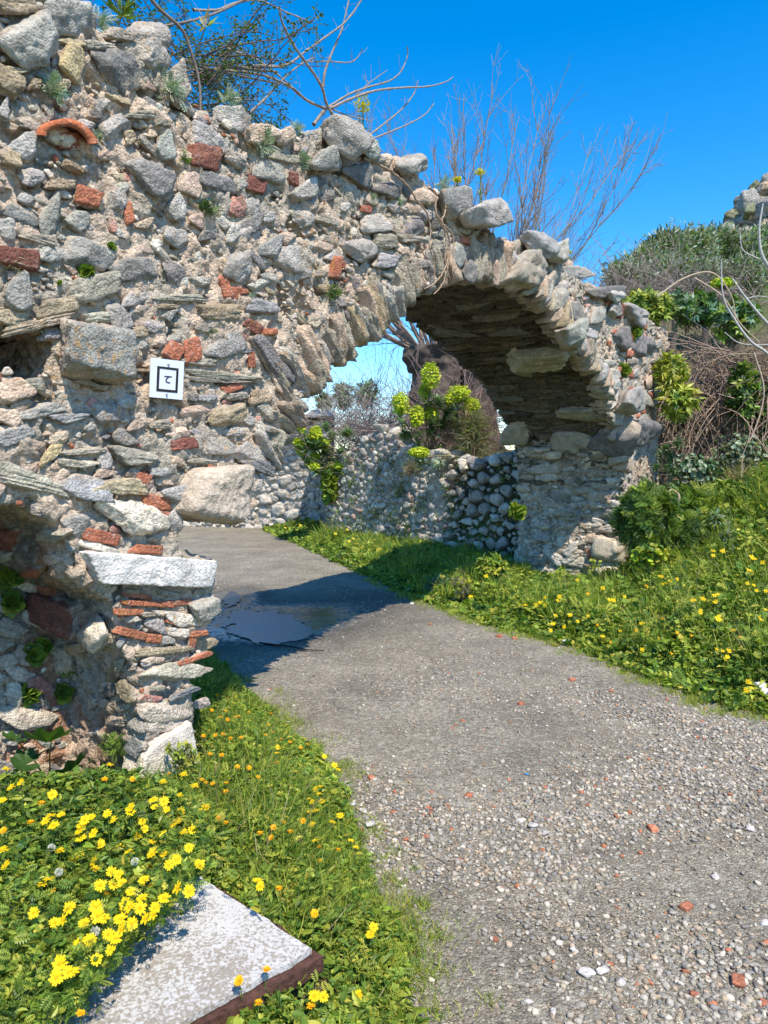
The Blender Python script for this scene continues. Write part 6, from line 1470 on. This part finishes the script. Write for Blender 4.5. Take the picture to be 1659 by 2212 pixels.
pts8 = [tuple(map(float, a.split())) for a in D8.split(';')]; toP = lambda c: (c[0] * .4921, 1578.5 + .4921 * c[1])
def left_h2(P): return np.maximum(left_h(P), 0.0) + np.where(inpoly(P[:, :2], slabq), .21, 0)
over = lambda c: bool(inpoly(GR(*toP(c), .26)[None, :2], slabq)[0])
place(dp[:4], [toP(c) for c in pts8 if c[0] < 900 and not over(c)], left_h2, (.05, .09), (.85, 1.15))
dl = [proto_objs('daisy', 'yellow daisy leaning out of the clump over the painted board', 'daisy', 'yellow daisies leaning over the painted board', t, .0175, int(p), YEL, (.72, .42, .01), .06, 30 + i) for i, (t, p) in enumerate(((.3, 13), (.6, 12), (.9, 13)))]
place(dl, [toP(c) for c in pts8 if c[0] < 900 and over(c)], lambda P: np.full(len(P), .27), (.03, .06), (.85, 1.15))
dq = [proto_objs('daisy', 'yellow daisy in the short grass along the left edge of the road', 'daisy', 'yellow daisies in the left verge', t, .017, int(p), YEL, (.72, .42, .01), .10, 40 + i) for i, (t, p) in enumerate(((.3, 13), (.7, 12), (-.1, 12)))]
place(dq, [toP(c) for c in pts8 if c[0] >= 900], left_h2, (.02, .05))
O8 = """135 402;14 438;232 705;537 668;467 718;1048 1098;1135 1195;1364 1210;1170 1050;893 22;945 20;980 15;1013 33;1060 30;923 102;974 107;1042 160;1235 37;1273 50;1216 140;1133 203;1296 180;888 215;905 228;934 234;992 230;992 267;743 187;582 213;960 382;992 405;1200 425;1142 450;1275 443;1190 470;1246 403;1330 397;1398 508;1485 522;1225 692;1380 803;1408 573;354 1240;12 1125;1166 20;1350 60;1320 75;980 515;657 600;183 318;460 213;670 678"""
O5 = """1300 1145;1257 1183;1268 1235;1323 1275;1363 1292;1353 1240;1490 1248;1430 1272;1410 1275;1605 1323;1620 1255;1218 1388;1290 1386;1338 1383;1380 1405;1445 1400;1635 1370;1258 1497;1328 1505;1420 1580;1490 1580;1545 1637"""
op = [proto_objs('marigold', 'small round orange yellow marigold in the grass left of the road', 'marigold', 'orange marigolds in the left verge', t, .0125, 14, ORG, (.75, .25, .01), .10, 60 + i, 2) for i, t in enumerate((.2, .6, -.1))]
place(op, [toP(tuple(map(float, a.split()))) for a in O8.split(';')] + [(x * .3609, 1088.6 + y * .3609) for x, y in [tuple(map(float, a.split())) for a in O5.split(';')]], left_h2, (.015, .04))
# right bank and far verge: small, one mesh each
def small_proto(name, label, group, R, col, hgt, seed, tilt=.5):
    pb, db, sb = head_mesh(tilt, R, 8, col, (.7, .4, .01), hgt, seed); mb = MB()
    for q in (pb, db, sb): V, Fc, C = q.arrays(); mb.add(V, Fc, C)
    o = mb.build(name, M_PETAL, None, smooth=False); return tag(o, label, 'flower', group)
B7 = """1390 722;1392 745;1440 720;1585 758;1632 778;1568 818;1145 885;1160 880;1180 870;1212 848;1215 860;1135 848;1558 880;1590 890;1602 915;1650 918;1300 962;1338 955;1398 940;1414 935;1405 968;1328 1022;1420 1040;1418 1060;1040 1078;1048 1074;850 1140;730 1065;692 1035;663 1092;622 1038;610 1078;597 1110;570 988;632 965;640 945;548 975;568 948;528 985;470 985;958 945;905 963;888 962;852 903;1044 1203;1408 1203;1438 1212;1465 1206;1458 1245;1563 1360;1578 1392;1553 1402;1617 1048;1645 1010;937 1113;780 1040;727 865;155 740;193 752;193 770;240 738;217 806;283 844;87 820;68 847;200 870;207 945;1290 965;1345 960;1328 1010;1412 1050;1426 1056;1396 975;1436 725;1592 762;1578 750;1560 812;1626 1060;1470 1212;1450 1250;1462 1238"""
O7 = """1125 797;1145 1052;1017 1110;1125 1146;1188 1222;1520 1143;1135 850;1213 858;1240 820;1060 890;780 932;826 1084;1490 1110;1216 1122;1286 1135;893 1168;1070 895"""
toB = lambda c: (c[0] * .4423 + 925.3, c[1] * .4423 + 870.9)
def bank_top(P): return bank_h(P)
sps = [small_proto('daisy', 'small yellow daisy among the leaves of the bank right of the road', 'yellow daisies on the right bank', .026, YEL, .12, 90 + i, t) for i, t in enumerate((.4, .7, 1.0))]
def place1(protos, pts, hfun, zadd):
    for k, (x, y) in enumerate(pts):
        P = onsurf(x, y, hfun, zadd)
        o = protos[k] if k < len(protos) else protos[int(rf.integers(len(protos)))].copy()
        if k >= len(protos): COL.objects.link(o)
        s = rf.uniform(.8, 1.15) * np.clip(P[1] / 7.0, .8, 1.5); o.location = P; o.rotation_euler = (0, 0, rf.uniform(-.8, .8)); o.scale = (s, s, s)
place1(sps, [toB(tuple(map(float, a.split()))) for a in B7.split(';')], bank_top, .07)
spo = [small_proto('marigold', 'small orange marigold among the leaves of the bank right of the road', 'orange marigolds on the right bank', .020, ORG, .12, 95 + i, t) for i, t in enumerate((.4, .8))]
place1(spo, [toB(tuple(map(float, a.split()))) for a in O7.split(';')], bank_top, .05)
V6 = """350 1350;405 1318;432 1325;440 1335;470 1352;515 1305;500 1312;722 1362;650 1385;757 1415;778 1443;732 1430;910 1480;1072 1565;1400 1512;1443 1530;1440 1550;1503 1508;1312 1608;1290 1642;1472 1593;1550 1640"""
spv = [small_proto('daisy', 'small pale yellow flower in the grass strip along the retaining wall', 'pale yellow flowers beyond the arch', .028, (.80, .66, .06), .14, 99 + i, t) for i, t in enumerate((.5, .9))]
place1(spv, [(x * .3609 + 489.9, y * .3609 + 653.2) for x, y in [tuple(map(float, a.split())) for a in V6.split(';')]], far_h, .05)
# seed heads
for x, y, lb in ((226, 513, 'fluffy white seed head above the daisies, the left one of the upper pair'), (258, 620, 'fluffy white seed head, the largest, amid the daisies'), (418, 880, 'fluffy white seed head low near the painted board'), (592, 574, 'small greyish seed head at the right of the clump')):
    px, py = toP((x, y)); P = GR(px, py, .36); mb = MB(); n = 220; D = rdir(n, 0, rf); 
    for d in D[:90]: tube(mb, [P, P + d * .011], .0004, .0003, (.7, .7, .68), 3)
    scatter(mb, NARROW, P + D * .009, D, rdir(n, 0, rf), .004, .5, np.tile([.75, .75, .72], (n, 1))); tube(mb, [P, P - Z * .2], .001, .001, (.2, .25, .1), 4)
    tag(mb.build('seed_head', M_PETAL, None, loc=tuple(P), smooth=False), lb, 'seed head')
# ------------------------------------------------------------------ mallow plant with big leaves, other single plants at the left
BIG = lobed(7, .16, 40, .18)
t = thing('mallow_plant', 'mallow with large round dark green leaves at the foot of the niche', 'plant', tuple(GR(110, 1700, .05))); st = MB(); g = np.array(t.location)
for x, y, rad, c in ((105, 1600, 52, 'mid'), (60, 1650, 36, 'deep'), (160, 1660, 40, 'deep'), (130, 1700, 34, 'mid'), (30, 1600, 30, 'deep'), (30, 1690, 34, 'mid'), (200, 1690, 26, 'mid'), (20, 1960, 34, 'mid'), (50, 2000, 34, 'bright'), (25, 1900, 30, 'mid')):
    P = AT(x, y, 2.95 if y < 1800 else 2.25); R = rad * P[1] / F; lb_ = MB(); C = vcol(1, (c,), None, .15, rf)
    d = nrm(np.array([rf.normal() * .4, -.5, .25])); up_ = nrm(np.array([rf.normal() * .3, -.55, .9])); scatter(lb_, BIG, (P - d * R * .5)[None], d[None], up_[None], np.array([R * 1.75]), 1.0, C); lb_.build('leaf', M_LEAF, t)
    tube(st, smooth_path([g, (g + P) / 2 + [0, 0, .03], P - d * R * .3], 5), .004, .003, (.2, .25, .08), 5)
st.build('stems', M_LEAF, t)
tgl = tangle('dry_grass', 'dry straw heap between the mallow and the niche wall', GR(75, 1640, .12), (.16, .05, .06), 160, .16, (.36, .25, .15), .0018, 71, up=.1, cat='dry grass')
bush('slender green herb with small leaves growing before the white foot block', 395, 1630, 42, 34, 3.15, 60, .022, ('yel', 'bright'), 'herb', LEAF, .5, 5, stemcol=(.2, .22, .1))
bush('divided dark green leaves beside the pier foot', 245, 1610, 30, 22, 3.2, 26, .05, ('mid', 'deep'), 'herb', PINN, .7, 5)
bpy.context.view_layer.update()
